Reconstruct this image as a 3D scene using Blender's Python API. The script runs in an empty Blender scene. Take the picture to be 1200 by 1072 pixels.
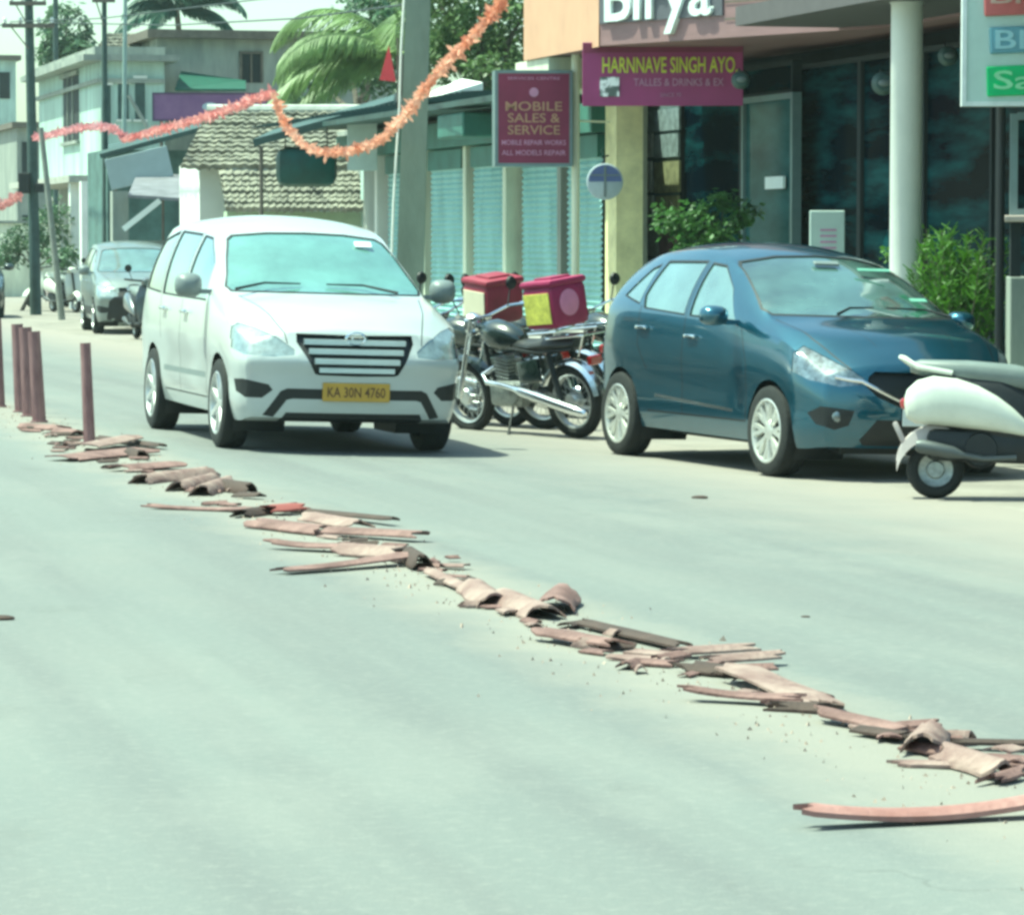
import bpy, bmesh, math, random
from mathutils import Vector, Matrix, Quaternion, noise
R = math.radians
S = bpy.context.scene
COL = S.collection
RND = random.Random(7)
F, HC = 4200.0, 1.5                      # focal length in photo pixels, eye height
PITCH = math.atan((536 - 282) / F)
TH = math.atan(0.262)                    # the street runs off to the left of the view axis
U = Vector((-math.sin(TH), math.cos(TH), 0)); N = Vector((math.cos(TH), math.sin(TH), 0))
P0 = Vector((1.325, 9.43, 0))
def gz(d):
    if d < 0: return 0.0
    return -0.03 * min(d, 4.4)
def W(d, s, z=0.0): return P0 + N * d + U * s + Vector((0, 0, z))
def ds(p): q = p - P0; return q.dot(N), q.dot(U)
def ray(x, y):
    a, b = (x - 600) / F, (536 - y) / F
    return Vector((a, math.cos(PITCH) + b * math.sin(PITCH), -math.sin(PITCH) + b * math.cos(PITCH)))
EYE = Vector((0, 0, HC))
def ground(x, y):
    r = ray(x, y); z = 0
    for i in range(8):
        p = EYE + r * ((z - HC) / r.z); z = gz(ds(p)[0])
    return p
def at(x, y, Z): r = ray(x, y); return EYE + r * (Z / r.y)
def onD(x, y, D):
    r = ray(x, y); o = (EYE - P0)
    t = (D - o.dot(N)) / r.dot(N); return EYE + r * t
def sD(x, D): return ds(onD(x, 300, D))[1]
def zD(x, y, D): return onD(x, y, D).z

# ------------------------------------------------------------------ materials
MATS = {}
def mat(name, col, rough=.6, metal=0., var=.12, scale=6., bump=0., bscale=40., coat=0., ior=1.5, col2=None, emit=None, sxyz=(1, 1, 1), thr=None, alpha=1.):
    if name in MATS: return MATS[name]
    m = bpy.data.materials.new(name); m.use_nodes = True
    nt = m.node_tree; b = nt.nodes['Principled BSDF']
    b.inputs['Roughness'].default_value = rough; b.inputs['Metallic'].default_value = metal
    b.inputs['Coat Weight'].default_value = coat; b.inputs['Coat Roughness'].default_value = .06; b.inputs['Coat IOR'].default_value = 1.7; b.inputs['IOR'].default_value = ior
    if alpha < 1: b.inputs['Alpha'].default_value = alpha
    tc = nt.nodes.new('ShaderNodeTexCoord'); mp = nt.nodes.new('ShaderNodeMapping'); mp.inputs['Scale'].default_value = sxyz
    nt.links.new(tc.outputs['Object'], mp.inputs['Vector'])
    nz = nt.nodes.new('ShaderNodeTexNoise'); nz.inputs['Scale'].default_value = scale; nz.inputs['Detail'].default_value = 5; nz.inputs['Roughness'].default_value = .65
    nt.links.new(mp.outputs[0], nz.inputs['Vector'])
    rp = nt.nodes.new('ShaderNodeValToRGB'); e = rp.color_ramp.elements
    e[0].position, e[1].position = thr or (.3, .7)
    c2 = col2 or tuple(min(1, c * (1 + var)) for c in col)
    e[0].color = (*[c * (1 - var) for c in col], 1); e[1].color = (*c2, 1)
    nt.links.new(nz.outputs['Fac'], rp.inputs['Fac']); nt.links.new(rp.outputs['Color'], b.inputs['Base Color'])
    if bump:
        n2 = nt.nodes.new('ShaderNodeTexNoise'); n2.inputs['Scale'].default_value = bscale; n2.inputs['Detail'].default_value = 6
        nt.links.new(mp.outputs[0], n2.inputs['Vector'])
        bp = nt.nodes.new('ShaderNodeBump'); bp.inputs['Strength'].default_value = bump; bp.inputs['Distance'].default_value = .02
        nt.links.new(n2.outputs['Fac'], bp.inputs['Height']); nt.links.new(bp.outputs[0], b.inputs['Normal'])
    MATS[name] = m; return m
def leafmat(name, col, var=.5, scale=1.2, rough=.5):
    m = mat(name, col, rough=rough, var=var, scale=scale)
    b = m.node_tree.nodes['Principled BSDF']
    tr = m.node_tree.nodes.new('ShaderNodeBsdfTranslucent'); mx = m.node_tree.nodes.new('ShaderNodeMixShader'); mx.inputs[0].default_value = .35
    rp = [n for n in m.node_tree.nodes if n.type == 'VALTORGB'][0]
    m.node_tree.links.new(rp.outputs[0], tr.inputs[0])
    out = [n for n in m.node_tree.nodes if n.type == 'OUTPUT_MATERIAL'][0]
    m.node_tree.links.new(b.outputs[0], mx.inputs[1]); m.node_tree.links.new(tr.outputs[0], mx.inputs[2]); m.node_tree.links.new(mx.outputs[0], out.inputs[0])
    return m

# ------------------------------------------------------------------ mesh builder
class MB:
    def __init__(s): s.v = []; s.f = []; s.mi = []; s.m = 0
    def add(s, vs, fs):
        o = len(s.v); s.v += [Vector(v) for v in vs]; s.f += [tuple(i + o for i in f) for f in fs]; s.mi += [s.m] * len(fs); return s
    def box(s, x0, x1, y0, y1, z0, z1, M=None):
        vs = [Vector((x, y, z)) for x in (x0, x1) for y in (y0, y1) for z in (z0, z1)]
        if M is not None: vs = [M @ v for v in vs]
        return s.add(vs, [(0, 1, 3, 2), (4, 6, 7, 5), (0, 4, 5, 1), (2, 3, 7, 6), (0, 2, 6, 4), (1, 5, 7, 3)])
    def rbox(s, c, sz, rot=(0, 0, 0), bev=0.0):
        from mathutils import Euler
        M = Matrix.Translation(c) @ Euler(rot).to_matrix().to_4x4()
        if bev <= 0: return s.box(-sz[0] / 2, sz[0] / 2, -sz[1] / 2, sz[1] / 2, -sz[2] / 2, sz[2] / 2, M)
        bm = bmesh.new(); bmesh.ops.create_cube(bm, size=1)
        for v in bm.verts: v.co = Vector((v.co.x * sz[0], v.co.y * sz[1], v.co.z * sz[2]))
        bmesh.ops.bevel(bm, geom=bm.edges[:], offset=bev, segments=2, affect='EDGES', profile=.5)
        bm.verts.index_update()
        s.add([M @ v.co for v in bm.verts], [[v.index for v in f.verts] for f in bm.faces]); bm.free(); return s
    def tube(s, pts, r, n=8, cap=True):
        pts = [Vector(p) for p in pts]; rs = r if isinstance(r, (list, tuple)) else [r] * len(pts)
        vs = []; fs = []; up = None
        for i, p in enumerate(pts):
            t = (pts[min(i + 1, len(pts) - 1)] - pts[max(i - 1, 0)]).normalized()
            if up is None: up = Vector((0, 0, 1)) if abs(t.z) < .9 else Vector((1, 0, 0))
            a = t.cross(up)
            if a.length < 1e-4: a = t.cross(Vector((0, 1, 0)))
            a.normalize(); b = a.cross(t).normalized(); up = b
            for k in range(n):
                w = 2 * math.pi * k / n; vs.append(p + (a * math.cos(w) + b * math.sin(w)) * rs[i])
        for i in range(len(pts) - 1):
            for k in range(n): fs.append((i * n + k, i * n + (k + 1) % n, (i + 1) * n + (k + 1) % n, (i + 1) * n + k))
        if cap: fs.append(tuple(range(n))[::-1]); fs.append(tuple((len(pts) - 1) * n + k for k in range(n)))
        return s.add(vs, fs)
    def lathe(s, prof, n=24, axis='z', c=(0, 0, 0), closed=False):
        vs = []; fs = []; c = Vector(c)
        for (r, h) in prof:
            for k in range(n):
                w = 2 * math.pi * k / n; p = (r * math.cos(w), r * math.sin(w), h)
                if axis == 'y': p = (p[0], p[2], p[1])
                if axis == 'x': p = (p[2], p[0], p[1])
                vs.append(c + Vector(p))
        m = len(prof)
        for i in range(m if closed else m - 1):
            j = (i + 1) % m
            for k in range(n): fs.append((i * n + k, i * n + (k + 1) % n, j * n + (k + 1) % n, j * n + k))
        return s.add(vs, fs)
    def ell(s, c, r, n=16, m=10, M=None):
        vs = []; fs = []; c = Vector(c)
        for i in range(m + 1):
            a = math.pi * i / m
            for k in range(n):
                w = 2 * math.pi * k / n; p = Vector((r[0] * math.sin(a) * math.cos(w), r[1] * math.sin(a) * math.sin(w), r[2] * math.cos(a)))
                vs.append(c + (M @ p if M is not None else p))
        for i in range(m):
            for k in range(n): fs.append((i * n + k, (i + 1) * n + k, (i + 1) * n + (k + 1) % n, i * n + (k + 1) % n))
        return s.add(vs, fs)
    def loft(s, secs, cap=True):
        n = len(secs[0]); vs = [p for q in secs for p in q]; fs = []
        for i in range(len(secs) - 1):
            for k in range(n): fs.append((i * n + k, i * n + (k + 1) % n, (i + 1) * n + (k + 1) % n, (i + 1) * n + k))
        if cap: fs.append(tuple(range(n))[::-1]); fs.append(tuple((len(secs) - 1) * n + k for k in range(n)))
        return s.add(vs, fs)
    def build(s, name, mats, parent=None, smooth=False, off=None, recalc=True):
        me = bpy.data.meshes.new(name)
        vs = s.v if off is None else [v - off for v in s.v]
        me.from_pydata([tuple(v) for v in vs], [], s.f)
        if recalc:
            bm = bmesh.new(); bm.from_mesh(me); bmesh.ops.recalc_face_normals(bm, faces=bm.faces[:]); bm.to_mesh(me); bm.free()
        mats = mats if isinstance(mats, (list, tuple)) else [mats]
        for m in mats: me.materials.append(m)
        for i, p in enumerate(me.polygons): p.material_index = s.mi[i]; p.use_smooth = smooth
        if smooth: me.set_sharp_from_angle(angle=R(40))
        o = bpy.data.objects.new(name, me); COL.objects.link(o)
        if parent: o.parent = parent
        return o
def tag(o, label, cat, group=None, kind=None):
    o['label'] = label; o['category'] = cat
    if group: o['group'] = group
    if kind: o['kind'] = kind
    return o
def thing(name, label, cat, loc=(0, 0, 0), rotz=0, group=None):
    o = bpy.data.objects.new(name, None); COL.objects.link(o); o.empty_display_size = .2
    o.location = loc; o.rotation_euler = (0, 0, rotz); return tag(o, label, cat, group)
def part(name, parent):
    o = bpy.data.objects.new(name, None); COL.objects.link(o); o.parent = parent; return o
def copy_tree(o, parent=None):
    c = o.copy(); COL.objects.link(c); c.parent = parent
    for ch in list(o.children): copy_tree(ch, c)
    return c
def stick(o, p, heading):
    """stand a thing on the road surface at p, its local x pointing along heading"""
    d = ds(p)[0]; k = -.03 if 0 < d < 4.4 else 0
    nrm = Vector((-k * N.x, -k * N.y, 1)).normalized()
    q = Vector((0, 0, 1)).rotation_difference(nrm)
    M = q.to_matrix() @ Matrix.Rotation(math.atan2(heading.y, heading.x), 3, 'Z')
    o.rotation_euler = M.to_euler(); o.location = p; return M
def text(body, w, h, m, parent, loc=(0, 0, 0), rot=(R(90), 0, 0), ext=.004, bold=0., name='lettering'):
    cu = bpy.data.curves.new('t', 'FONT'); cu.body = body; cu.extrude = ext; cu.offset = bold; cu.resolution_u = 3
    t = bpy.data.objects.new('t', cu); COL.objects.link(t)
    me = bpy.data.meshes.new_from_object(t.evaluated_get(bpy.context.evaluated_depsgraph_get()))
    bpy.data.objects.remove(t); bpy.data.curves.remove(cu)
    xs = [v.co.x for v in me.vertices]; ys = [v.co.y for v in me.vertices]
    cx, cy = (min(xs) + max(xs)) / 2, (min(ys) + max(ys)) / 2
    kx, ky = w / (max(xs) - min(xs)), h / (max(ys) - min(ys))
    from mathutils import Euler
    M = Matrix.Translation(loc) @ Euler(rot).to_matrix().to_4x4()
    for v in me.vertices: v.co = M @ Vector(((v.co.x - cx) * kx, (v.co.y - cy) * ky, v.co.z))
    me.materials.clear(); me.materials.append(m)
    me.name = name
    o = bpy.data.objects.new(name, me); COL.objects.link(o); o.parent = parent; return o
# ------------------------------------------------------------------ cars
def crv(pts, x):
    n = len(pts)
    if x <= pts[0][0]: return pts[0][1]
    if x >= pts[-1][0]: return pts[-1][1]
    d = [(pts[i + 1][1] - pts[i][1]) / (pts[i + 1][0] - pts[i][0]) for i in range(n - 1)]
    m = [d[0]] + [0 if d[i - 1] * d[i] <= 0 else 2 * d[i - 1] * d[i] / (d[i - 1] + d[i]) for i in range(1, n - 1)] + [d[-1]]
    for i in range(n - 1):
        if x <= pts[i + 1][0]:
            h = pts[i + 1][0] - pts[i][0]; t = (x - pts[i][0]) / h
            return (2*t**3 - 3*t*t + 1)*pts[i][1] + (t**3 - 2*t*t + t)*h*m[i] + (-2*t**3 + 3*t*t)*pts[i+1][1] + (t**3 - t*t)*h*m[i+1]
def inside(poly, x, y):
    c = False; j = len(poly) - 1
    for i in range(len(poly)):
        (x1, y1), (x2, y2) = poly[i], poly[j]
        if (y1 > y) != (y2 > y) and x < (x2 - x1) * (y - y1) / (y2 - y1) + x1: c = not c
        j = i
    return c
def proj(v, ax): return (v.y, v.z) if ax == 'x' else ((v.x, v.z) if ax == 'y' else (v.x, v.y))
def cut(bm, poly, ax, filt):
    """score the polygon, seen along one axis, into the faces that pass filt; return the faces inside it"""
    for i in range(len(poly)):
        (x1, y1), (x2, y2) = poly[i], poly[(i + 1) % len(poly)]
        e = .002; bx = (min(x1, x2) - e, max(x1, x2) + e); by = (min(y1, y2) - e, max(y1, y2) + e)
        fs = []
        for f in bm.faces:
            if not filt(f): continue
            ps = [proj(v.co, ax) for v in f.verts]
            if max(p[0] for p in ps) < bx[0] or min(p[0] for p in ps) > bx[1] or max(p[1] for p in ps) < by[0] or min(p[1] for p in ps) > by[1]: continue
            fs.append(f)
        if not fs: continue
        g = set(fs)
        for f in fs: g.update(f.edges); g.update(f.verts)
        nx, ny = y2 - y1, x1 - x2
        if ax == 'x': co, no = (0, x1, y1), (0, nx, ny)
        elif ax == 'y': co, no = (x1, 0, y1), (nx, 0, ny)
        else: co, no = (x1, y1, 0), (nx, ny, 0)
        if Vector(no).length < 1e-6: continue
        bmesh.ops.bisect_plane(bm, geom=list(g), plane_co=co, plane_no=no, dist=1e-5)
    out = []
    for f in bm.faces:
        if filt(f):
            c = f.calc_center_median(); p = proj(c, ax)
            if inside(poly, *p): out.append(f)
    return out
def extract(bm, faces, name, mats, parent, off=-.004):
    if not faces: return None
    vs = {}; mb = MB()
    for f in faces:
        for v in f.verts:
            if v not in vs: vs[v] = len(vs); mb.v.append(v.co + v.normal * off)
        mb.f.append(tuple(vs[v] for v in f.verts)); mb.mi.append(0)
    bmesh.ops.delete(bm, geom=faces, context='FACES')
    return mb.build(name, mats, parent, smooth=True, recalc=False)
def scaled(poly, k, ky=None):
    cx = sum(p[0] for p in poly) / len(poly); cy = sum(p[1] for p in poly) / len(poly)
    hw = max(abs(p[0] - cx) for p in poly); hh = max(abs(p[1] - cy) for p in poly)
    return [(cx + (x - cx) * (hw + k) / hw, cy + (y - cy) * (hh + k) / hh) for x, y in poly]
def strip(pts, w):
    out = []
    for i in range(len(pts) - 1):
        a, b = Vector(pts[i]), Vector(pts[i + 1]); t = (b - a).normalized(); n = Vector((-t.y, t.x)) * w / 2
        out.append([tuple(a + n), tuple(b + n), tuple(b - n), tuple(a - n)])
    return out
def make_wheel(parent, loc, r, wd, side, spokes, rimmat, tyremat, dark, split=False, steer=0):
    w = part('wheel', parent); w.location = loc; w.rotation_euler = (0, 0, steer)
    t = MB(); h = wd / 2; ri = r * .69
    t.lathe([(ri, -h * .8), (ri + .01, -h * .98), (r * .9, -h), (r * .975, -h * .86), (r, -h * .6), (r * 1.0, -.012), (r * .985, -.010), (r * .985, .010), (r * 1.0, .012), (r, h * .6), (r * .975, h * .86), (r * .9, h), (ri + .01, h * .98), (ri, h * .8)], 48, 'y')
    t.build('tyre', tyremat, w, smooth=True)
    m = MB(); o = side * h
    m.lathe([(ri + .012, o * .93), (ri, o * 1.0), (ri - .012, o * .97), (ri - .025, o * .55), (ri - .03, -o * .8)], 48, 'y')
    m.lathe([(.0001, o * .82), (.045, o * .82), (.062, o * .74), (.065, o * .5)], 24, 'y')
    for k in range(spokes):
        a = 2 * math.pi * k / spokes
        offs = ((-.10, .13), (.10, -.13)) if split else ((0, 0),)
        for (a0, a1) in offs:
            p0 = Vector((math.cos(a + a0 * 1.5) * .045, 0, math.sin(a + a0 * 1.5) * .045)); e = a + a1 if split else a
            p1 = Vector((math.cos(a - a0 * 1.6) * (ri - .012), 0, math.sin(a - a0 * 1.6) * (ri - .012)))
            t_ = (p1 - p0).normalized(); sd = Vector((-t_.z, 0, t_.x))
            w0, w1 = (.016, .020) if split else (.030, .026)
            q = []
            for (p, ww, yy) in ((p0, w0, o * .80), (p1, w1, o * .93)):
                q.append([p + sd * ww + Vector((0, yy - side * .02, 0)), p + sd * ww * .7 + Vector((0, yy, 0)), p - sd * ww * .7 + Vector((0, yy, 0)), p - sd * ww + Vector((0, yy - side * .02, 0))])
            m.loft(q)
    m.build('rim', rimmat, w, smooth=True)
    b = MB(); b.lathe([(.0001, o * .3), (r * .45, o * .3), (r * .45, o * .15)], 32, 'y'); b.lathe([(ri - .03, o * .0), (.0001, o * .0)], 32, 'y')
    b.build('brake_disc', dark, w)
    return w
def make_car(sp, name, label, cat, group=None):
    L, OF, WB = sp['L'], sp['OF'], sp['WB']; X0 = WB / 2 + OF
    paint, black, chrome = sp['paint'], sp['black'], sp['chrome']
    car = thing(name, label, cat, group=group)
    K, RR = 14, 14
    qs = [0, .02, .05, .09, .14]; 
    while qs[-1] < L - .2: qs.append(qs[-1] + .065)
    qs += [L - .12, L - .07, L - .03, L]
    Wm = sp['W']
    def section(q):
        zl, zb, w, zt, zr, wr = (crv(sp[k], q) for k in ('low', 'belt', 'width', 'top', 'rail', 'rw'))
        bot = [(k / K * (w - .07), zl) for k in range(K + 1)]
        side = []
        for r_ in range(RR + 1):
            v = r_ / RR
            y = w - .07 * (1 - v) ** 4 - .035 * v ** 3 - .018 * math.exp(-((v - .42) / .16) ** 2)
            side.append((y, zl + (zb - zl) * v))
        yb = side[-1][0]; top = []
        hk = K // 2
        for k in range(hk + 1):
            v = k / hk; y = yb + (wr - yb) * v + .03 * v * (1 - v) * 4 * min(1, max(0, (zr - zb) / .3)); z = zb + (zr - zb) * (v + .10 * v * (1 - v))
            top.append((y, z))
        for k in range(1, K - hk + 1):
            v = k / (K - hk); y = wr * (1 - v); top.append((y, zt - (zt - zr) * (1 - v) ** 2.3))
        return bot, side, top        # bot centre->edge, side edge->belt, top belt->centre
    def disp(q, y, z):
        f = max(0, 1 - q / .85) ** 2; g = max(0, 1 - (L - q) / .5) ** 2
        return q + f * (crv(sp['fx'], z) + sp['bow'] * (abs(y) / Wm) ** 3.2) - g * (crv(sp['rx'], z) + sp['rbow'] * (abs(y) / Wm) ** 3)
    bm = bmesh.new(); cache = {}
    def V(x, y, z):
        k = (round(x, 5), round(y, 5), round(z, 5))
        if k not in cache: cache[k] = bm.verts.new((x, y, z))
        return cache[k]
    def P(q, y, z): return V(X0 - disp(q, y, z), y, z)
    secs = []
    for q in qs:
        b, s_, t = section(q); half = b + s_[1:] + t[1:]
        ring = [(y, z) for y, z in half] + [(-y, z) for y, z in half[-2:0:-1]]
        secs.append((q, ring))
    def face(vs):
        u = []
        for v in vs:
            if v not in u: u.append(v)
        if len(u) > 2:
            try: bm.faces.new(u)
            except ValueError: pass
    for (q0, a), (q1, b) in zip(secs, secs[1:]):
        n = len(a)
        for i in range(n):
            j = (i + 1) % n; face([P(q0, *a[i]), P(q0, *a[j]), P(q1, *b[j]), P(q1, *b[i])])
    for q in (0, L):
        b, s_, t = section(q); T = t[::-1]                     # top row centre->belt
        grid = []
        for r_ in range(RR + 1):
            v = r_ / RR; row = []
            for k in range(K + 1):
                base = [(1 - v) * b[k][i] + v * T[k][i] for i in (0, 1)]
                end = [(1 - v) * b[K][i] + v * T[K][i] for i in (0, 1)]; u = k / K
                row.append((base[0] + (s_[r_][0] - end[0]) * u, base[1] + (s_[r_][1] - end[1]) * u))
            grid.append(row)
        for sg in (1, -1):
            for r_ in range(RR):
                for k in range(K):
                    face([P(q, sg * p[0], p[1]) for p in (grid[r_][k], grid[r_][k + 1], grid[r_ + 1][k + 1], grid[r_ + 1][k])])
    bmesh.ops.remove_doubles(bm, verts=bm.verts[:], dist=.0008)
    bmesh.ops.recalc_face_normals(bm, faces=bm.faces[:])
    bm.normal_update()
    # wheel arches
    ra = sp['ra']; zc = sp['r']
    for q in (OF, OF + WB):
        cx = X0 - q
        for rr_, act in ((ra + .035, 'lip'), (ra, 'hole')):
            poly = [(cx + rr_ * math.cos(2 * math.pi * k / 28), zc + rr_ * math.sin(2 * math.pi * k / 28)) for k in range(28)]
            fs = cut(bm, poly, 'y', lambda f: abs(f.calc_center_median().y) > .35 and abs(f.calc_center_median().x - cx) < ra + .2 and f.calc_center_median().z < zc + ra + .15)
            if act == 'lip':
                if sp.get('lip'):
                    for f in fs: f.material_index = 1
            else: bmesh.ops.delete(bm, geom=fs, context='FACES')
    X = lambda poly: [(X0 - q, z) for q, z in poly]
    # glass
    for sg in (1, -1):
        flt = lambda f: f.normal.y * sg > .35 and f.calc_center_median().y * sg > .2
        for w_ in sp['windows']:
            big = cut(bm, scaled(X(w_), .016), 'y', flt)
            for f in big: f.material_index = 1
            extract(bm, cut(bm, X(w_), 'y', flt), 'side_window', sp['sglass'], car, -.008)
        for ln in sp['seams']:
            for st in strip(X(ln), .012):
                for f in cut(bm, st, 'y', flt): f.material_index = 1
        for ln, wdt, mi in sp.get('mould', ()):
            for st in strip(X(ln), wdt):
                for f in cut(bm, st, 'y', flt): f.material_index = mi
    ws = sp['screen']
    flt = lambda f: f.normal.x > .15 and f.normal.z > .2 and f.calc_center_median().z > ws[0][1] - .1 and X0 - f.calc_center_median().x > .7
    poly = [(y, z) for y, z in ws] + [(-y, z) for y, z in ws[::-1]]
    for f in cut(bm, scaled(poly, .014), 'x', flt): f.material_index = 1
    extract(bm, cut(bm, poly, 'x', flt), 'windscreen', sp['glass'], car, -.006)
    flt = lambda f: f.normal.x < -.2 and f.calc_center_median().z > .9
    rw = sp['rear']; poly = [(y, z) for y, z in rw] + [(-y, z) for y, z in rw[::-1]]
    extract(bm, cut(bm, poly, 'x', flt), 'rear_window', sp['sglass'], car, -.006)
    # nose
    def front(f): return f.normal.x > .12 and f.calc_center_median().x > X0 - .75
    sym = lambda h: h + [(-y, z) for y, z in h[::-1]]
    for nm, half, m_, off in sp['center']:
        fs = cut(bm, sym(half), 'x', front)
        if nm is None:
            for f in fs: f.material_index = m_
        else: extract(bm, fs, nm, m_, car, off)
    for nm, pol, m_, off in sp['pairs']:
        for sg in (1, -1):
            fs = cut(bm, [(sg * y, z) for y, z in pol], 'x', lambda f: front(f) and f.calc_center_median().y * sg > 0)
            if nm is None:
                for f in fs: f.material_index = m_
            else: extract(bm, fs, nm, m_, car, off)
    for ln, wdt in sp.get('hood', ()):
        for sg in (1, -1):
            for st in strip([(X0 - q, y * sg) for q, y in ln], wdt):
                for f in cut(bm, st, 'z', lambda f: f.normal.z > .4 and X0 - f.calc_center_median().x < 1.3): f.material_index = 1
    me = bpy.data.meshes.new('body'); bm.to_mesh(me); bm.free()
    for m in (paint, black, chrome, sp.get('lower', black)): me.materials.append(m)
    for p in me.polygons: p.use_smooth = True
    me.set_sharp_from_angle(angle=R(38))
    o = bpy.data.objects.new('body', me); COL.objects.link(o); o.parent = car
    # wheel wells, floor, cabin
    u = MB()
    for q in (OF, OF + WB):
        for sg in (1, -1):
            cx = X0 - q; a = [Vector((cx + (ra + .004) * math.cos(R(t)), sg * (Wm - .075), zc + (ra + .004) * math.sin(R(t)))) for t in range(-30, 211, 12)]
            b = [Vector((p.x, sg * .42, p.z)) for p in a]; n = len(a)
            u.add(a + b, [(i, i + 1, n + i + 1, n + i) for i in range(n - 1)] + [tuple(range(n, 2 * n))])
    u.box(X0 - L + .3, X0 - .3, -.55, .55, crv(sp['low'], 1) - .04, crv(sp['low'], 1) + .3)
    u.build('underbody', black, car)
    r = sp['r']
    for q in (OF, OF + WB):
        for sg in (1, -1):
            make_wheel(car, (X0 - q, sg * (Wm - sp['tw'] / 2 - .012), r), r, sp['tw'], sg, sp['spokes'], sp['rim'], sp['tyre'], black, sp.get('split', False), sp.get('steer', 0) if q == OF else 0)
    # mirrors and handles
    mq, my, mz = sp['mirror']
    for sg in (1, -1):
        m = MB(); c = Vector((X0 - mq, sg * my, mz))
        secs_ = []
        for k, (dx, sc_) in enumerate(((-.05, .55), (-.045, .95), (-.01, 1.0), (.04, .85), (.075, .5), (.085, .2))):
            secs_.append([c + Vector((dx, sg * .02 + .105 * sc_ * math.copysign(abs(math.cos(t)) ** .7, math.cos(t)), .072 * sp.get('msc', 1) * sc_ * math.copysign(abs(math.sin(t)) ** .7, math.sin(t)))) for t in [2 * math.pi * i / 16 for i in range(16)]])
        m.loft(secs_); m.rbox((c.x, sg * (my - .12), c.z - .045), (.05, .12, .035))
        wm_ = m.build('wing_mirror', sp.get('mirmat', paint), car, smooth=True)
        for q, z in sp['handles']:
            h = MB(); yy = crv(sp['width'], q) - .002; h.rbox((X0 - q, sg * yy, z), (.17, .035, .028), bev=.008); h.build('door_handle', sp.get('hmat', paint), car, smooth=True)
    return car
# ------------------------------------------------------------------ vehicle materials
white_paint = mat('white car paint', (.44, .47, .46), rough=.28, var=.03, scale=3, coat=.6)
silver_paint = mat('silver car paint', (.20, .24, .23), rough=.3, metal=.25, var=.05, coat=.5)
blue_paint = mat('blue car paint', (.010, .085, .135), rough=.32, metal=.75, var=.06, coat=1)
grey_paint = mat('grey car paint', (.12, .14, .15), rough=.3, metal=.3, var=.05, coat=.6)
dark_paint = mat('dark car paint', (.02, .03, .035), rough=.3, metal=.2, var=.05, coat=.6)
black_plastic = mat('black plastic', (.006, .008, .010), rough=.55, var=.3, scale=9)
grey_plastic = mat('grey plastic', (.17, .20, .20), rough=.45, var=.08)
chrome = mat('chrome', (.75, .78, .8), rough=.18, metal=1, var=.05)
slat_chrome = mat('satin chrome slat', (.55, .66, .72), rough=.3, metal=.7, var=.05)
rubber = mat('tyre rubber', (.012, .013, .013), rough=.85, var=.35, scale=14, bump=.2)
rim_silver = mat('alloy rim', (.55, .56, .55), rough=.35, metal=.6, var=.12, scale=20)
rim_grey = mat('machined rim', (.62, .62, .58), rough=.35, metal=.55, var=.15, scale=20)
screen_bright = mat('painted sky windscreen glass', (.13, .27, .24), rough=.09, var=.25, scale=2.2, ior=1.7, coat=1)  # bright sky reflection is put into the base colour
screen_dark = mat('windscreen glass', (.025, .05, .045), rough=.05, var=.5, scale=.45, ior=1.7, coat=1, col2=(.11, .20, .185), thr=(.40, .62))  # pale and dark reflection patches painted into the glass colour
side_glass = mat('side window glass', (.03, .055, .055), rough=.05, var=.3, scale=2, ior=1.8, coat=1)
side_pale = mat('pale side window glass', (.12, .20, .19), rough=.1, var=.3, scale=2, ior=1.9, coat=1)
lamp_glass = mat('headlight glass', (.25, .31, .31), rough=.12, metal=.25, var=.35, scale=16, coat=1, ior=1.7)
lamp_dark = mat('dark headlight glass', (.16, .20, .22), rough=.12, metal=.4, var=.8, scale=18, coat=1, ior=1.7)
yellow_plate = mat('yellow plate', (.46, .28, .04), rough=.5, var=.08)
black_ink = mat('black lettering', (.02, .02, .02), rough=.6)
white_ink = mat('white lettering', (.8, .8, .78), rough=.6)
paper = mat('white sticker', (.7, .75, .74), rough=.6, var=.05)

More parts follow.
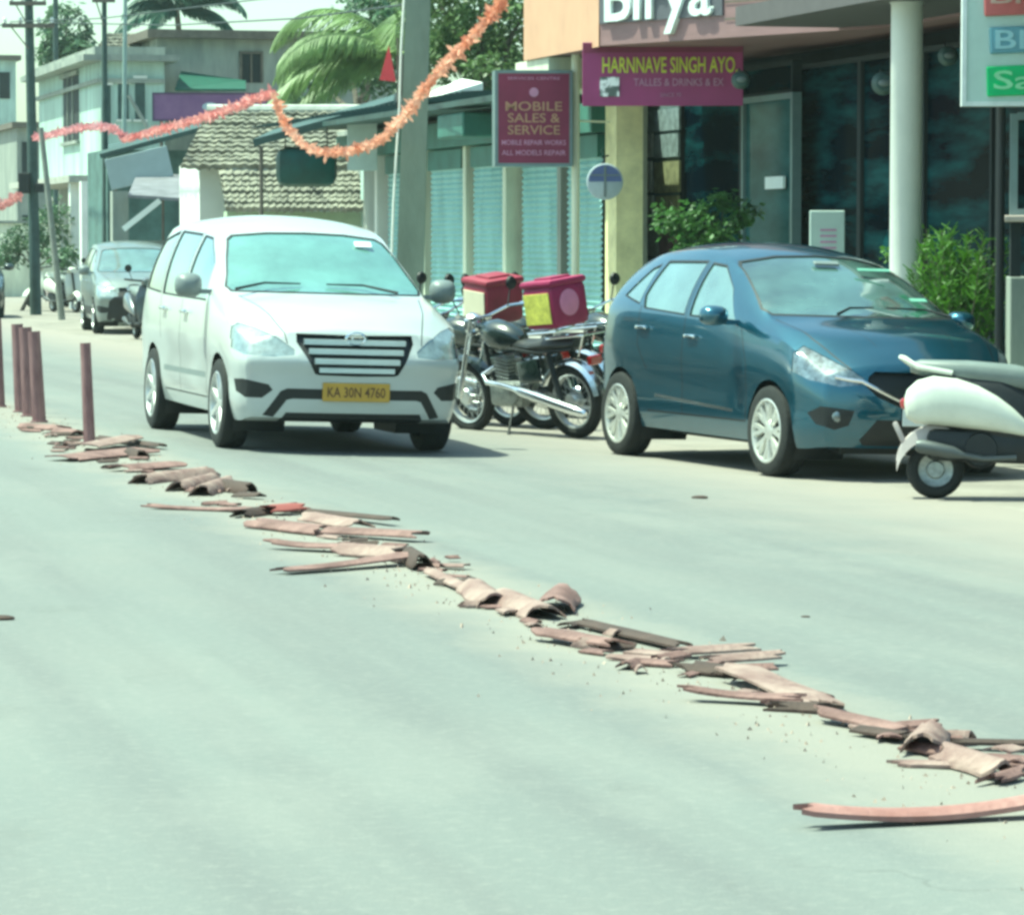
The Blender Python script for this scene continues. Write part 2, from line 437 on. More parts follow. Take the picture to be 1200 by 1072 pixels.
mpv_spec = dict(L=4.585, OF=.865, WB=2.75, W=.8825, r=.33, ra=.375, tw=.205, bow=.24, rbow=.15,
    low=[(0, .26), (.25, .225), (.9, .27), (1.4, .25), (3.4, .26), (4.585, .32)],
    belt=[(0, .80), (.3, .90), (.9, 1.0), (1.5, 1.03), (4.2, 1.09), (4.585, .95)],
    width=[(0, .80), (.12, .84), (.4, .872), (1.2, .8825), (3.8, .88), (4.3, .85), (4.585, .80)],
    top=[(0, .90), (.12, .97), (.4, 1.055), (.95, 1.155), (1.08, 1.20), (1.4, 1.37), (1.85, 1.60), (2.0, 1.655), (2.4, 1.73), (3.0, 1.755), (3.8, 1.73), (4.2, 1.66), (4.42, 1.40), (4.585, 1.06)],
    rail=[(0, .87), (.4, 1.01), (.95, 1.11), (1.08, 1.14), (1.4, 1.30), (1.85, 1.53), (2.1, 1.60), (2.6, 1.665), (3.2, 1.675), (4.0, 1.63), (4.2, 1.58), (4.42, 1.32), (4.585, 1.0)],
    rw=[(0, .55), (.4, .64), (.95, .755), (1.4, .715), (1.85, .645), (2.3, .645), (3.5, .65), (4.2, .63), (4.585, .62)],
    fx=[(.2, .13), (.32, .075), (.45, .05), (.58, .03), (.67, .0), (.71, .015), (.76, .055), (.86, .12), (.95, .17)],
    rx=[(.3, .05), (.6, .0), (.9, .05), (1.1, .1)],
    screen=[(.715, 1.165), (.74, 1.20), (.70, 1.30), (.66, 1.42), (.605, 1.545), (.56, 1.575), (.3, 1.60), (0, 1.607)],
    rear=[(.6, 1.12), (.58, 1.5), (0, 1.55)],
    windows=[[(1.50, 1.09), (2.36, 1.10), (2.36, 1.565), (2.1, 1.545), (1.72, 1.36)],
             [(2.46, 1.10), (3.30, 1.115), (3.30, 1.60), (2.46, 1.575)],
             [(3.40, 1.12), (4.14, 1.15), (4.10, 1.53), (3.40, 1.60)]],
    seams=[[(1.33, .36), (1.30, .75), (1.42, 1.06)], [(2.41, .36), (2.41, 1.60)], [(3.35, 1.6), (3.34, 1.05), (3.22, .75)], [(1.33, .355), (3.1, .355)]],
    mould=[([(1.36, .52), (3.12, .52)], .045, 2)],
    center=[('grille', [(0, .865), (.43, .872), (.435, .81), (.31, .585), (.28, .575), (0, .57)], black_plastic, -.03),
            (None, [(0, .475), (.50, .475), (.545, .455), (.66, .275), (.585, .262), (.50, .39), (.46, .40), (0, .40)], 1, 0),
            (None, [(0, .30), (.50, .30), (.53, .25), (.53, .20), (0, .20)], 1, 0)],
    pairs=[('headlight', [(.455, .755), (.46, .715), (.60, .70), (.80, .71), (.85, .75), (.868, .82), (.85, .90), (.80, .935), (.70, .905), (.56, .835)], lamp_glass, -.004),
           (None, [(.60, .46), (.63, .50), (.80, .535), (.835, .53), (.825, .44), (.78, .40), (.67, .40)], 1, 0)],
    hood=[([(.12, .50), (.5, .60), (1.0, .69)], .008)],
    mirror=(1.42, .97, 1.19), mirmat=grey_plastic, msc=1.3, handles=[(2.2, .98), (3.1, .99)], spokes=7, rim=rim_silver, tyre=rubber,
    paint=white_paint, black=black_plastic, chrome=grey_plastic, glass=screen_bright, sglass=side_pale, hmat=chrome, lower=black_plastic)
hatch_spec = dict(L=3.995, OF=.83, WB=2.52, W=.8725, r=.315, ra=.355, tw=.20, bow=.30, rbow=.2, split=True,
    low=[(0, .22), (.3, .20), (1, .21), (3.2, .22), (3.6, .26), (3.995, .34)],
    belt=[(0, .66), (.3, .80), (.9, .90), (1.4, .93), (3.1, 1.0), (3.7, 1.02), (3.995, .92)],
    width=[(0, .76), (.12, .81), (.45, .865), (1.2, .86), (2.2, .862), (3.2, .8725), (3.7, .84), (3.995, .78)],
    top=[(0, .745), (.1, .83), (.35, .925), (.9, 1.02), (1.02, 1.06), (1.3, 1.19), (1.8, 1.405), (2.0, 1.455), (2.35, 1.50), (2.8, 1.51), (3.3, 1.485), (3.65, 1.43), (3.85, 1.28), (3.995, 1.0)],
    rail=[(0, .72), (.35, .88), (.9, .975), (1.02, 1.0), (1.3, 1.12), (1.8, 1.325), (2.1, 1.39), (2.6, 1.43), (3.1, 1.415), (3.6, 1.34), (3.85, 1.2), (3.995, .96)],
    rw=[(0, .55), (.35, .62), (.9, .75), (1.3, .70), (1.8, .62), (2.3, .59), (3.2, .56), (3.65, .54), (3.995, .6)],
    fx=[(.2, .10), (.3, .03), (.45, .0), (.58, .01), (.68, .05), (.78, .12), (.86, .2)],
    rx=[(.3, .05), (.6, .0), (.9, .05), (1.1, .12)],
    screen=[(.70, 1.035), (.725, 1.07), (.68, 1.16), (.60, 1.335), (.56, 1.365), (.3, 1.405), (0, 1.415)],
    rear=[(.55, 1.05), (.50, 1.32), (0, 1.37)],
    windows=[[(1.46, .985), (2.20, 1.005), (2.20, 1.345), (1.98, 1.33), (1.70, 1.19)],
             [(2.30, 1.008), (2.98, 1.04), (3.04, 1.12), (2.98, 1.35), (2.30, 1.355)],
             [(3.10, 1.07), (3.42, 1.12), (3.20, 1.30), (3.08, 1.33)]],
    seams=[[(1.22, .34), (1.20, .70), (1.33, .93)], [(2.26, .34), (2.25, 1.36)], [(3.04, 1.05), (3.02, .78), (2.86, .62)], [(1.22, .335), (2.86, .335)]],
    mould=[([(1.42, .395), (2.72, .445)], .022, 2)],
    center=[('grille', [(0, .695), (.42, .70), (.47, .665), (.49, .60), (.42, .54), (.25, .475), (0, .46)], black_plastic, -.03),
            (None, [(0, .40), (.42, .40), (.52, .27), (.48, .235), (0, .235)], 1, 0)],
    pairs=[('headlight', [(.50, .655), (.53, .615), (.66, .60), (.80, .635), (.868, .70), (.84, .80), (.76, .845), (.66, .77)], lamp_dark, -.004),
           (None, [(.57, .455), (.76, .475), (.80, .43), (.77, .36), (.68, .33), (.60, .36)], 1, 0)],
    hood=[([(.10, .56), (.5, .68), (1.0, .72)], .010), ([(.30, .30), (.9, .46)], .004)],
    mirror=(1.42, .975, 1.01), handles=[(2.10, .86), (2.93, .90)], spokes=8, rim=rim_grey, tyre=rubber,
    paint=blue_paint, black=black_plastic, chrome=chrome, glass=screen_dark, sglass=side_pale, hmat=chrome, lower=black_plastic)

def dress_mpv(car, L=4.585, OF=.865, WB=2.75, plate=True):
    X0 = WB / 2 + OF
    for k, (z, w) in enumerate(((.812, .378), (.745, .35), (.675, .315), (.612, .28))):
        m = MB(); n = 13
        xs = [X0 - crv(mpv_spec['fx'], z) - .24 * (abs(w * (2 * i / (n - 1) - 1)) / .8825) ** 3.2 - .004 for i in range(n)]
        m.loft([[Vector((x, w * (2 * i / (n - 1) - 1), z + dz)) + Vector((dx, 0, 0)) for dx, dz in ((-.02, -.021), (.010, -.017), (.012, .017), (-.02, .022))] for i, x in enumerate(xs)])
        m.build('grille_slat', slat_chrome, car, smooth=True)
    e = MB(); ex = X0 - crv(mpv_spec['fx'], .84) + .012
    e.lathe([(.060, 0), (.072, .008), (.060, .016), (.052, .008)], 24, 'x', closed=True)
    e.lathe([(.022, .0), (.030, .008), (.022, .014)], 16, 'x', closed=True)
    e.v = [Vector((v.x, v.y * 1.15, v.z * .72)) for v in e.v]; e.rbox((.006, 0, .012), (.012, .10, .012))
    e.v = [v + Vector((ex, 0, .842)) for v in e.v]; e.build('emblem', chrome, car, smooth=True)
    for sg in (1, -1):
        f = MB(); f.lathe([(.0001, .012), (.030, .010), (.042, 0), (.045, -.03)], 20, 'x', (X0 - .205, sg * .715, .465)); f.build('fog_lamp', lamp_glass, car, smooth=True)
        for yy, rr_ in ((.60, .035), (.70, .045)):
            pass
        w = MB(); w.tube([(X0 - .96, sg * .62 - .1, 1.175), (X0 - 1.08, sg * .38 - .1, 1.225), (X0 - 1.10, sg * .10 - .1, 1.225)], [.012, .009, .006], 6); w.build('wiper', black_plastic, car)
    if plate:
        p = MB(); p.rbox((X0 - .035, 0, .455), (.012, .50, .135), bev=.005); po = p.build('number_plate', [yellow_plate], car)
        text('KA 30N 4760', .43, .075, mat('brown plate ink', (.10, .045, .015)), po, (X0 - .0275, 0, .455), (R(90), 0, R(90)), .001, .01)
    s = MB(); s.rbox((X0 - 1.72, .42, 1.535), (.006, .13, .07), (0, R(-58), 0)); s.build('permit_sticker', paper, car)
    a = MB(); a.rbox((X0 - 1.80, 0, 1.55), (.02, .2, .06), (0, R(-60), 0), .008); a.build('rear_view_mirror', grey_plastic, car)

mpv = make_car(mpv_spec, 'mpv_car', 'white people carrier with a chrome slatted grille and yellow number plate, driving up the road', 'car')
dress_mpv(mpv)
def place(car, wx, wy, deg, WB, W_, side=-1):
    g = ground(wx, wy); h = Vector((math.sin(R(deg)), -math.cos(R(deg)), 0))
    M = stick(car, g, h); off = M @ Vector((WB / 2, side * (W_ - .01), 0))
    car.location = g - off; return M
place(mpv, 251, 524, 15.8, 2.75, .8825)

ZS = 1.085
for k_ in ('low', 'belt', 'top', 'rail'): hatch_spec[k_] = [(q, z * ZS) for q, z in hatch_spec[k_]]
for k_ in ('fx', 'rx'): hatch_spec[k_] = [(z * ZS, v) for z, v in hatch_spec[k_]]
for k_ in ('screen', 'rear'): hatch_spec[k_] = [(y, z * ZS) for y, z in hatch_spec[k_]]
for k_ in ('windows', 'seams'): hatch_spec[k_] = [[(q, z * ZS) for q, z in w_] for w_ in hatch_spec[k_]]
hatch_spec['mould'] = [([(q, z * ZS) for q, z in l_], w_, m_) for l_, w_, m_ in hatch_spec['mould']]
for k_ in ('center', 'pairs'): hatch_spec[k_] = [(n_, [(y, z * ZS) for y, z in p_], m_, o_) for n_, p_, m_, o_ in hatch_spec[k_]]
hatch_spec['handles'] = [(q, z * ZS) for q, z in hatch_spec['handles']]; hatch_spec['mirror'] = (1.42, .975, 1.01 * ZS)
hatch = make_car(hatch_spec, 'hatchback_car', 'dark blue hatchback with multi spoke wheels parked on the dusty verge', 'car', None)
def dress_hatch(car):
    X0 = 2.52 / 2 + .83
    for sg in (1, -1):
        m = MB(); pts = []
        for i in range(9):
            t = i / 8; y = .52 * t + .0; z = (.452 + .165 * t ** 1.5 + .02 * t) * ZS
            x = X0 - crv(hatch_spec['fx'], z) - .30 * (y / .8725) ** 3.2 + .008; pts.append((x, sg * y, z))
        pts.append((pts[-1][0] - .05, sg * .60, .645 * ZS)); pts.append((pts[-1][0] - .04, sg * .68, .66 * ZS))
        m.tube(pts, .013, 6); m.build('grille_strip', chrome, car, smooth=True)
        f = MB(); f.lathe([(.0001, .012), (.028, .010), (.040, 0), (.045, -.03)], 20, 'x', (X0 - .135, sg * .66, .415 * ZS)); f.build('fog_lamp', lamp_dark, car, smooth=True)
        w = MB(); w.tube([(X0 - .88, sg * .45 + .15, 1.045 * ZS), (X0 - .99, sg * .30 + .15, 1.085 * ZS), (X0 - 1.02, sg * .05 + .1, 1.09 * ZS)], [.012, .009, .006], 6); w.build('wiper', black_plastic, car)
    e = MB(); e.tube([(X0 + .0, .05, .61 * ZS), (X0 + .0, -.045, .56 * ZS), (X0, -.01, .53 * ZS)], .008, 6); e.tube([(X0, .05, .56 * ZS), (X0, -.05, .52 * ZS)], .008, 6)
    e.build('emblem', chrome, car)
    p = MB(); p.rbox((X0 + .012, 0, .42 * ZS), (.012, .50, .12), bev=.005); p.build('number_plate', paper, car)
    s = MB(); s.rbox((X0 - 1.55, .33, 1.335 * ZS), (.006, .26, .035), (0, R(-61), 0)); s.build('sun_strip', mat('green sticker', (.16, .36, .27), rough=.4), car)
    a = MB(); a.rbox((X0 - 1.66, 0, 1.37 * ZS), (.02, .2, .05), (0, R(-62), 0), .008); a.build('rear_view_mirror', grey_plastic, car)
    d = MB(); d.rbox((X0 - 1.13, .47, 1.145 * ZS), (.006, .13, .05), (0, R(-66), 0)); d.build('permit_sticker', MATS['green sticker'], car)
dress_hatch(hatch)
place(hatch, 895, 558, 22.5, 2.52, .8725)

# far cars
far_spec = dict(mpv_spec); far_spec.update(paint=silver_paint, glass=side_pale, chrome=black_plastic, spokes=5, rim=rim_silver)
far_spec['center'] = mpv_spec['center'] + [(None, [(0, .80), (.42, .80), (.62, .62), (.66, .30), (0, .27)], 1, 0)]
far_spec['mould'] = [([(.9, .42), (3.9, .42)], .16, 1)]
suv = make_car(far_spec, 'suv_car', 'silver people carrier with a dark lower front, parked far up the street', 'car', 'cars parked up the street')
for k in range(2):
    m = MB(); m.rbox((2.26, 0, .70 - .09 * k), (.03, .7, .02)); m.build('grille_slat', chrome, suv)
place(suv, 105, 391, 11, 2.75, .8825); suv.scale = (.93, .93, .93)
h3 = dict(hatch_spec); h3.update(paint=dark_paint, split=False, spokes=5, rim=rim_silver)
edge = make_car(h3, 'hatchback_car', 'dark car cut off by the left edge of the picture, up the street', 'car', 'cars parked up the street')
place(edge, -92, 371, 12, 2.52, .8725)

# ------------------------------------------------------------------ motorcycles
spoke_m = mat('steel spokes', (.5, .52, .52), rough=.35, metal=.8, var=.1)
engine_m = mat('engine alloy', (.30, .32, .31), rough=.45, metal=.7, var=.3, scale=25)
seat_m = mat('black seat vinyl', (.02, .022, .022), rough=.45, var=.2, scale=12)
tank_m = mat('dark green tank paint', (.008, .018, .016), rough=.25, var=.1, coat=.8)
mirror_m = mat('mirror glass', (.3, .35, .35), rough=.08, metal=.8)
def bike_wheel(b, x, r, wd=.09):
    w = part('wheel', b); w.location = (x, 0, r)
    t = MB(); t.lathe([(r - .085 + .045 * (1 - math.cos(a)) + 0.0, wd / 2 * math.sin(a)) for a in [2 * math.pi * i / 12 for i in range(12)]], 40, 'y', closed=True); t.build('tyre', rubber, w, smooth=True)
    m = MB(); m.lathe([(r - .082, -.035), (r - .098, -.03), (r - .104, 0), (r - .098, .03), (r - .082, .035)], 40, 'y', closed=True)
    m.lathe([(.0001, -.055), (.06, -.055), (.075, -.03), (.05, -.02), (.05, .02), (.075, .03), (.06, .055), (.0001, .055)], 20, 'y')
    m.build('rim', rim_silver, w, smooth=True)
    s = MB()
    for k in range(24):
        a = 2 * math.pi * k / 24; a2 = a + (.35 if k % 2 else -.35); sy = .04 if k % 4 < 2 else -.04
        s.tube([(math.cos(a2) * .06, sy, math.sin(a2) * .06), (math.cos(a) * (r - .1), 0, math.sin(a) * (r - .1))], .0028, 4)
    s.build('spokes', spoke_m, w)
def make_bike(name, label, tank=tank_m):
    b = thing(name, label, 'motorcycle', group='motorcycles parked outside the shops')
    r = .31; wb = 1.30; bike_wheel(b, -.65, r, .10); bike_wheel(b, .65, r, .08)
    f = MB()
    for y in (.10, -.10): f.tube([(.65, y, r), (.42, y, .98)], [.026, .02], 8)
    f.tube([(.45, -.12, .86), (.45, .12, .86)], .02, 8); f.tube([(.42, -.12, .98), (.42, .12, .98)], .02, 8); f.build('fork', chrome, b, smooth=True)
    for (x, a0, a1, nm) in ((-.65, 20, 170, 'rear_mudguard'), (.65, 10, 150, 'front_mudguard')):
        g = MB(); rr_ = r + .035; sec = []
        for t in range(a0, a1 + 1, 10):
            c = Vector((x + rr_ * math.cos(R(t)), 0, r + rr_ * math.sin(R(t)))); o = Vector((math.cos(R(t)), 0, math.sin(R(t))))
            sec.append([c + Vector((0, y, 0)) + o * h for y, h in ((-.075, -.03), (-.05, .005), (0, .015), (.05, .005), (.075, -.03), (.05, -.01), (0, .003), (-.05, -.01))])
        g.loft(sec); g.build(nm, chrome if nm == 'rear_mudguard' else tank, b, smooth=True)
    t = MB(); sec = []
    for x, w, h, z in ((-.10, .05, .05, .80), (-.06, .10, .09, .80), (.05, .13, .13, .82), (.2, .145, .14, .84), (.32, .11, .11, .86), (.38, .05, .05, .87)):
        sec.append([(x, w * math.cos(a) * (1 if math.sin(a) > 0 else .9), z + h * math.sin(a)) for a in [2 * math.pi * i / 16 for i in range(16)]])
    t.loft(sec); t.build('fuel_tank', tank, b, smooth=True)
    s = MB(); sec = []
    for x, w, z, h in ((-.78, .09, .80, .05), (-.72, .12, .79, .085), (-.4, .13, .78, .09), (-.25, .12, .76, .08), (-.05, .09, .77, .07), (-.02, .06, .78, .04)):
        sec.append([(x, w * math.cos(a), z + h * math.sin(a) * .7) for a in [2 * math.pi * i / 14 for i in range(14)]])
    s.loft(sec); s.build('seat', seat_m, b, smooth=True)
    e = MB(); e.rbox((.06, 0, .36), (.40, .24, .22), bev=.04)
    for k in range(6): e.rbox((.12, 0, .50 + .03 * k), (.17, .17, .014), (0, R(-8), 0))
    e.tube([(.12, 0, .45), (.10, 0, .68)], .05, 10); e.lathe([(.0001, .15), (.09, .14), (.10, .11), (.10, -.11), (.09, -.14), (.0001, -.15)], 20, 'y', (-.02, 0, .37)); e.build('engine', engine_m, b, smooth=True)
    fr = MB()
    for y in (.11, -.11):
        fr.tube([(-.02, y, .75), (-.40, y, .72), (-.80, y, .76)], .013, 6); fr.tube([(-.65, y, r), (-.42, y, .40), (-.1, y, .38)], .018, 6); fr.tube([(-.25, y, .42), (-.42, y, .72)], .013, 6)
        fr.tube([(-.65, y * 1.3, r), (-.52, y * 1.2, .72)], [.03, .025], 8)
    fr.tube([(.40, 0, .95), (.36, 0, .62), (.22, 0, .28), (-.15, 0, .26)], .02, 8); fr.tube([(.40, 0, .90), (.1, 0, .72), (-.3, 0, .70)], .02, 8)
    fr.build('frame', black_plastic, b, smooth=True)
    ex = MB(); ex.tube([(.20, .08, .58), (.30, .13, .52), (.24, .15, .46), (.05, .16, .445), (-.10, .165, .42), (-.16, .17, .41), (-.22, .175, .395), (-.86, .20, .265), (-.96, .20, .245), (-.98, .20, .24)], [.022, .022, .022, .024, .026, .036, .045, .048, .036, .02], 14); ex.build('silencer', chrome, b, smooth=True)
    sp = MB(); sp.rbox((-.28, .135, .56), (.26, .04, .20), (0, R(10), 0), .015); sp.rbox((-.28, -.135, .56), (.26, .04, .20), (0, R(10), 0), .015); sp.build('side_cover', tank, b, smooth=True)
    hb = MB(); hb.tube([(.28, .38, 1.06), (.38, .30, 1.05), (.42, .10, .99), (.42, -.10, .99), (.38, -.30, 1.05), (.28, -.38, 1.06)], .013, 8)
    hb.tube([(.30, .37, 1.06), (.23, .42, 1.055)], .02, 8); hb.tube([(.30, -.37, 1.06), (.23, -.42, 1.055)], .02, 8); hb.build('handlebar', chrome, b, smooth=True)
    for sg in (1, -1):
        mm = MB(); mm.tube([(.36, sg * .28, 1.06), (.38, sg * .34, 1.20)], .007, 6); mm.lathe([(.0001, -.03), (.05, -.02), (.06, 0), (.0001, .004)], 18, 'x', (.385, sg * .36, 1.24)); mm.build('mirror', black_plastic, b, smooth=True)
    hl = MB(); hl.lathe([(.0001, -.14), (.06, -.12), (.095, -.04), (.10, 0), (.085, .012), (.0001, .03)], 20, 'x', (.52, 0, .93)); hl.build('headlamp', chrome, b, smooth=True)
    tl = MB(); tl.rbox((-.93, 0, .66), (.05, .14, .08), bev=.015); tl.build('tail_lamp', mat('red lamp', (.35, .01, .01), rough=.2, coat=1), b)
    rk = MB(); rk.tube([(-.5, .12, .84), (-.95, .12, .88), (-.95, -.12, .88), (-.5, -.12, .84)], .009, 6); rk.tube([(-.75, .12, .86), (-.75, -.12, .86)], .009, 6); rk.tube([(-.92, .1, .88), (-.85, .1, .70)], .009, 6)
    rk.build('luggage_rack', chrome, b)
    st = MB(); st.tube([(-.05, .14, .26), (-.12, .30, .02)], .012, 6); st.build('side_stand', black_plastic, b)
    return b
def put_bike(b, wx, wy, deg, lean=7):
    """rear wheel touches the ground at the pixel; deg = heading, left of straight away"""
    g = ground(wx, wy); h = Vector((-math.sin(R(deg)), math.cos(R(deg)), 0))
    b.rotation_euler = (R(-lean), 0, math.atan2(h.y, h.x)); b.location = g + h * .65
    return g, h
boxpink = mat('pink red box fabric', (.24, .02, .045), rough=.55, var=.2, scale=5)
boxmag = mat('magenta box fabric', (.27, .012, .075), rough=.55, var=.2, scale=5)
bike1 = make_bike('motorcycle', 'motorcycle with long chrome silencer, its pink box showing a yellow panel, nearest the blue hatchback')
g1, h1 = put_bike(bike1, 677, 513, 43)
bike2 = copy_tree(bike1); bike2['label'] = 'motorcycle beside the white people carrier, carrying the pink box with a cream panel'
g2, h2_ = put_bike(bike2, 600, 499, 44)
bike3 = copy_tree(bike1); bike3['label'] = 'motorcycle without a box, its mirror and handlebar showing behind the blue hatchback'
put_bike(bike3, 778, 492, 35)
for lb_, x_, y_, dg in (('motorcycle squeezed between the two box carrying ones, only wheels and frame showing', 640, 502, 52), ('rearmost motorcycle, seen behind the cream panelled box and the people carrier mirror', 560, 490, 40), ('motorcycle behind the magenta box, closest to the shutters', 690, 489, 50)):
    bk = copy_tree(bike1); bk['label'] = lb_; put_bike(bk, x_, y_, dg, 9)
def carrier(lbl, m, panel, bike, dz, rz, ball):
    t = thing('delivery_box', lbl, 'delivery box', group='delivery boxes on the motorcycles')
    w, l, h = .42, .37, .36
    a = MB(); a.rbox((0, 0, h / 2), (l, w, h), bev=.055); a.build('box_body', m, t, smooth=True)
    c = MB(); c.rbox((0, 0, h + .012), (l + .012, w + .012, .06), bev=.028); c.rbox((0, 0, h + .045), (l * .55, w * .55, .03), bev=.01); c.build('lid', m, t, smooth=True)
    p = MB(); p.rbox((0.0, w / 2 + .002, h / 2 - .01), (l * .80, .01, h * .70), bev=.003); p.build('label_panel', panel, t)
    if ball:
        e = MB(); e.lathe([(.0001, -.006), (.10, -.005), (.11, 0)], 28, 'x', (-l / 2 - .002, .02, h * .55)); e.build('round_emblem', mat('pale pink print', (.62, .22, .36), rough=.5), t, smooth=True)
    M = Matrix.Translation(bike.location) @ bike.rotation_euler.to_matrix().to_4x4()
    t.rotation_euler = (bike.rotation_euler[0], bike.rotation_euler[1] + R(4 if ball else -6), bike.rotation_euler[2] + R(rz)); t.location = M @ Vector((-.56, .02, .93 + dz))
    return t
carrier('magenta delivery box with a yellow side panel and a round emblem', boxmag, mat('yellow print', (.62, .60, .12), rough=.5, var=.3, scale=20), bike1, .0, 0, True)
carrier('faded red delivery box with a cream side panel', boxpink, mat('cream print', (.72, .66, .48), rough=.5, var=.06), bike2, 0, -6, False)

# ------------------------------------------------------------------ scooter
sc_white = mat('white scooter paint', (.62, .64, .56), rough=.35, var=.08, scale=5, coat=.4)
sc_grey = mat('grey scooter seat', (.16, .19, .18), rough=.5, var=.12)
def superell(c, hy, hz, n=18, p=.75):
    return [(c[0], c[1] + hy * math.copysign(abs(math.cos(a)) ** p, math.cos(a)), c[2] + hz * math.copysign(abs(math.sin(a)) ** p, math.sin(a))) for a in [2 * math.pi * i / n for i in range(n)]]
def make_scooter(name, label, body=sc_white, group='scooters parked far up the street'):
    t = thing(name, label, 'scooter', group=group)
    for x in (-.60, .62):
        w = part('wheel', t); w.location = (x, 0, .182)
        m = MB(); m.lathe([(.140 + .042 * math.cos(a), .052 * math.sin(a)) for a in [2 * math.pi * i / 12 for i in range(12)]], 32, 'y', closed=True); m.build('tyre', rubber, w, smooth=True)
        m = MB(); m.lathe([(.0001, -.05), (.05, -.05), (.06, -.03), (.095, -.035), (.11, -.045), (.11, .045), (.095, .035), (.06, .03), (.05, .05), (.0001, .05)], 28, 'y'); m.build('rim', engine_m, w, smooth=True)
    # bulging side panels, high behind and tapering down towards the floorboard
    for sg in (1, -1):
        c = MB(); S_ = [(-.80, .60, .015, .02), (-.78, .60, .05, .09), (-.72, .61, .075, .135), (-.62, .62, .09, .155), (-.48, .605, .095, .155), (-.34, .575, .09, .14), (-.22, .535, .08, .115), (-.12, .49, .06, .085), (-.03, .44, .04, .05), (.02, .41, .012, .015)]
        c.loft([superell((x, sg * .13, z), hy, hz, 20, .85) for x, z, hy, hz in S_]); c.build('side_panel', body, t, smooth=True)
    u = MB(); u.loft([superell((x, 0, z), hy, hz, 16, .6) for x, z, hy, hz in ((-.74, .66, .10, .08), (-.5, .62, .15, .20), (-.2, .55, .16, .24), (.04, .46, .15, .20), (.12, .42, .10, .10))]); u.build('underseat_cover', black_plastic, t, smooth=True)
    s = MB(); s.loft([superell((x, 0, z), hy, hz, 18, .7) for x, z, hy, hz in ((-.76, .83, .06, .03), (-.70, .83, .11, .05), (-.4, .80, .14, .075), (-.1, .765, .14, .085), (.04, .74, .12, .075), (.10, .72, .06, .04))]); s.build('seat', sc_grey, t, smooth=True)
    g = MB(); g.tube([(-.50, .14, .79), (-.72, .13, .83), (-.80, .08, .885), (-.82, 0, .895), (-.80, -.08, .885), (-.72, -.13, .83), (-.50, -.14, .79)], .017, 8); g.build('grab_rail', body, t, smooth=True)
    m = MB(); m.tube([(-.10, -.17, .26), (-.3, -.18, .25), (-.42, -.185, .27), (-.50, -.19, .29), (-.70, -.19, .33), (-.73, -.19, .335)], [.018, .018, .02, .042, .045, .03], 12); m.build('silencer', mat('dull steel', (.10, .11, .11), rough=.5, metal=.5), t, smooth=True)
    e = MB(); e.rbox((-.30, .0, .33), (.72, .30, .20), (0, R(2), 0), .05); e.lathe([(.0001, -.16), (.10, -.16), (.12, -.12), (.12, .02)], 20, 'y', (-.32, 0, .31)); e.tube([(-.5, .10, .30), (-.52, .12, .60)], .03, 8); e.build('engine', black_plastic, t, smooth=True)
    r = MB(); sec = []
    for a in range(60, 171, 10):
        c = Vector((-.60 + .25 * math.cos(R(a)), 0, .21 + .25 * math.sin(R(a))))
        sec.append([c + Vector((.0, y, z)) for y, z in ((-.10, -.085), (-.085, .0), (0, .012), (.085, .0), (.10, -.085), (.08, -.02), (0, -.008), (-.08, -.02))])
    r.loft(sec); r.rbox((-.83, 0, .42), (.03, .16, .14), (0, R(-25), 0), .01); r.build('rear_mudguard', mat('dusty pink grey plastic', (.42, .37, .36), rough=.6, var=.15), t, smooth=True)
    l = MB(); l.rbox((-.80, 0, .60), (.05, .14, .07), (0, R(-10), 0), .02); l.build('tail_lamp', mat('red lamp', (.35, .01, .01)), t)
    f = MB(); f.rbox((.20, 0, .27), (.50, .30, .05), bev=.02); f.build('floorboard', black_plastic, t, smooth=True)
    sh = MB(); sh.loft([superell((x, 0, z), hy, .03, 18, .8) for x, z, hy in ((.44, .28, .15), (.47, .45, .20), (.44, .70, .21), (.38, .88, .13))], True)
    sh.loft([superell((x, 0, z), .085, .05, 16, .8) for x, z in ((.30, .93), (.36, .98), (.44, .98), (.49, .95))]); sh.build('leg_shield', body, t, smooth=True)
    fm = MB(); sec = []
    for a in range(15, 150, 15):
        c = Vector((.62 + .25 * math.cos(R(a)), 0, .23 + .25 * math.sin(R(a)))); sec.append([c + Vector((0, y, z)) for y, z in ((-.09, -.04), (0, .02), (.09, -.04), (0, -.01))])
    fm.loft(sec); fm.build('front_mudguard', body, t, smooth=True)
    h = MB(); h.tube([(.28, .36, 1.0), (.36, .2, .98), (.38, 0, .97), (.36, -.2, .98), (.28, -.36, 1.0)], .017, 8); h.tube([(.40, 0, .95), (.55, 0, .45), (.62, .07, .21)], .025, 8); h.build('handlebar', black_plastic, t, smooth=True)
    for sg in (1, -1):
        q = MB(); q.tube([(.34, sg * .24, .99), (.36, sg * .30, 1.13)], .006, 6); q.lathe([(.0001, -.02), (.055, -.015), (.06, 0), (.0001, .004)], 18, 'x', (.36, sg * .31, 1.18)); q.build('mirror', black_plastic, t, smooth=True)
    return t
scoot = make_scooter('scooter', 'large white scooter with a grey seat in front of the blue hatchback', group=None)
g = ground(1096, 584); hd = Vector((math.cos(R(5)), -math.sin(R(5)), 0))
stick(scoot, g + hd * .60, hd); scoot.rotation_euler.x -= R(4)

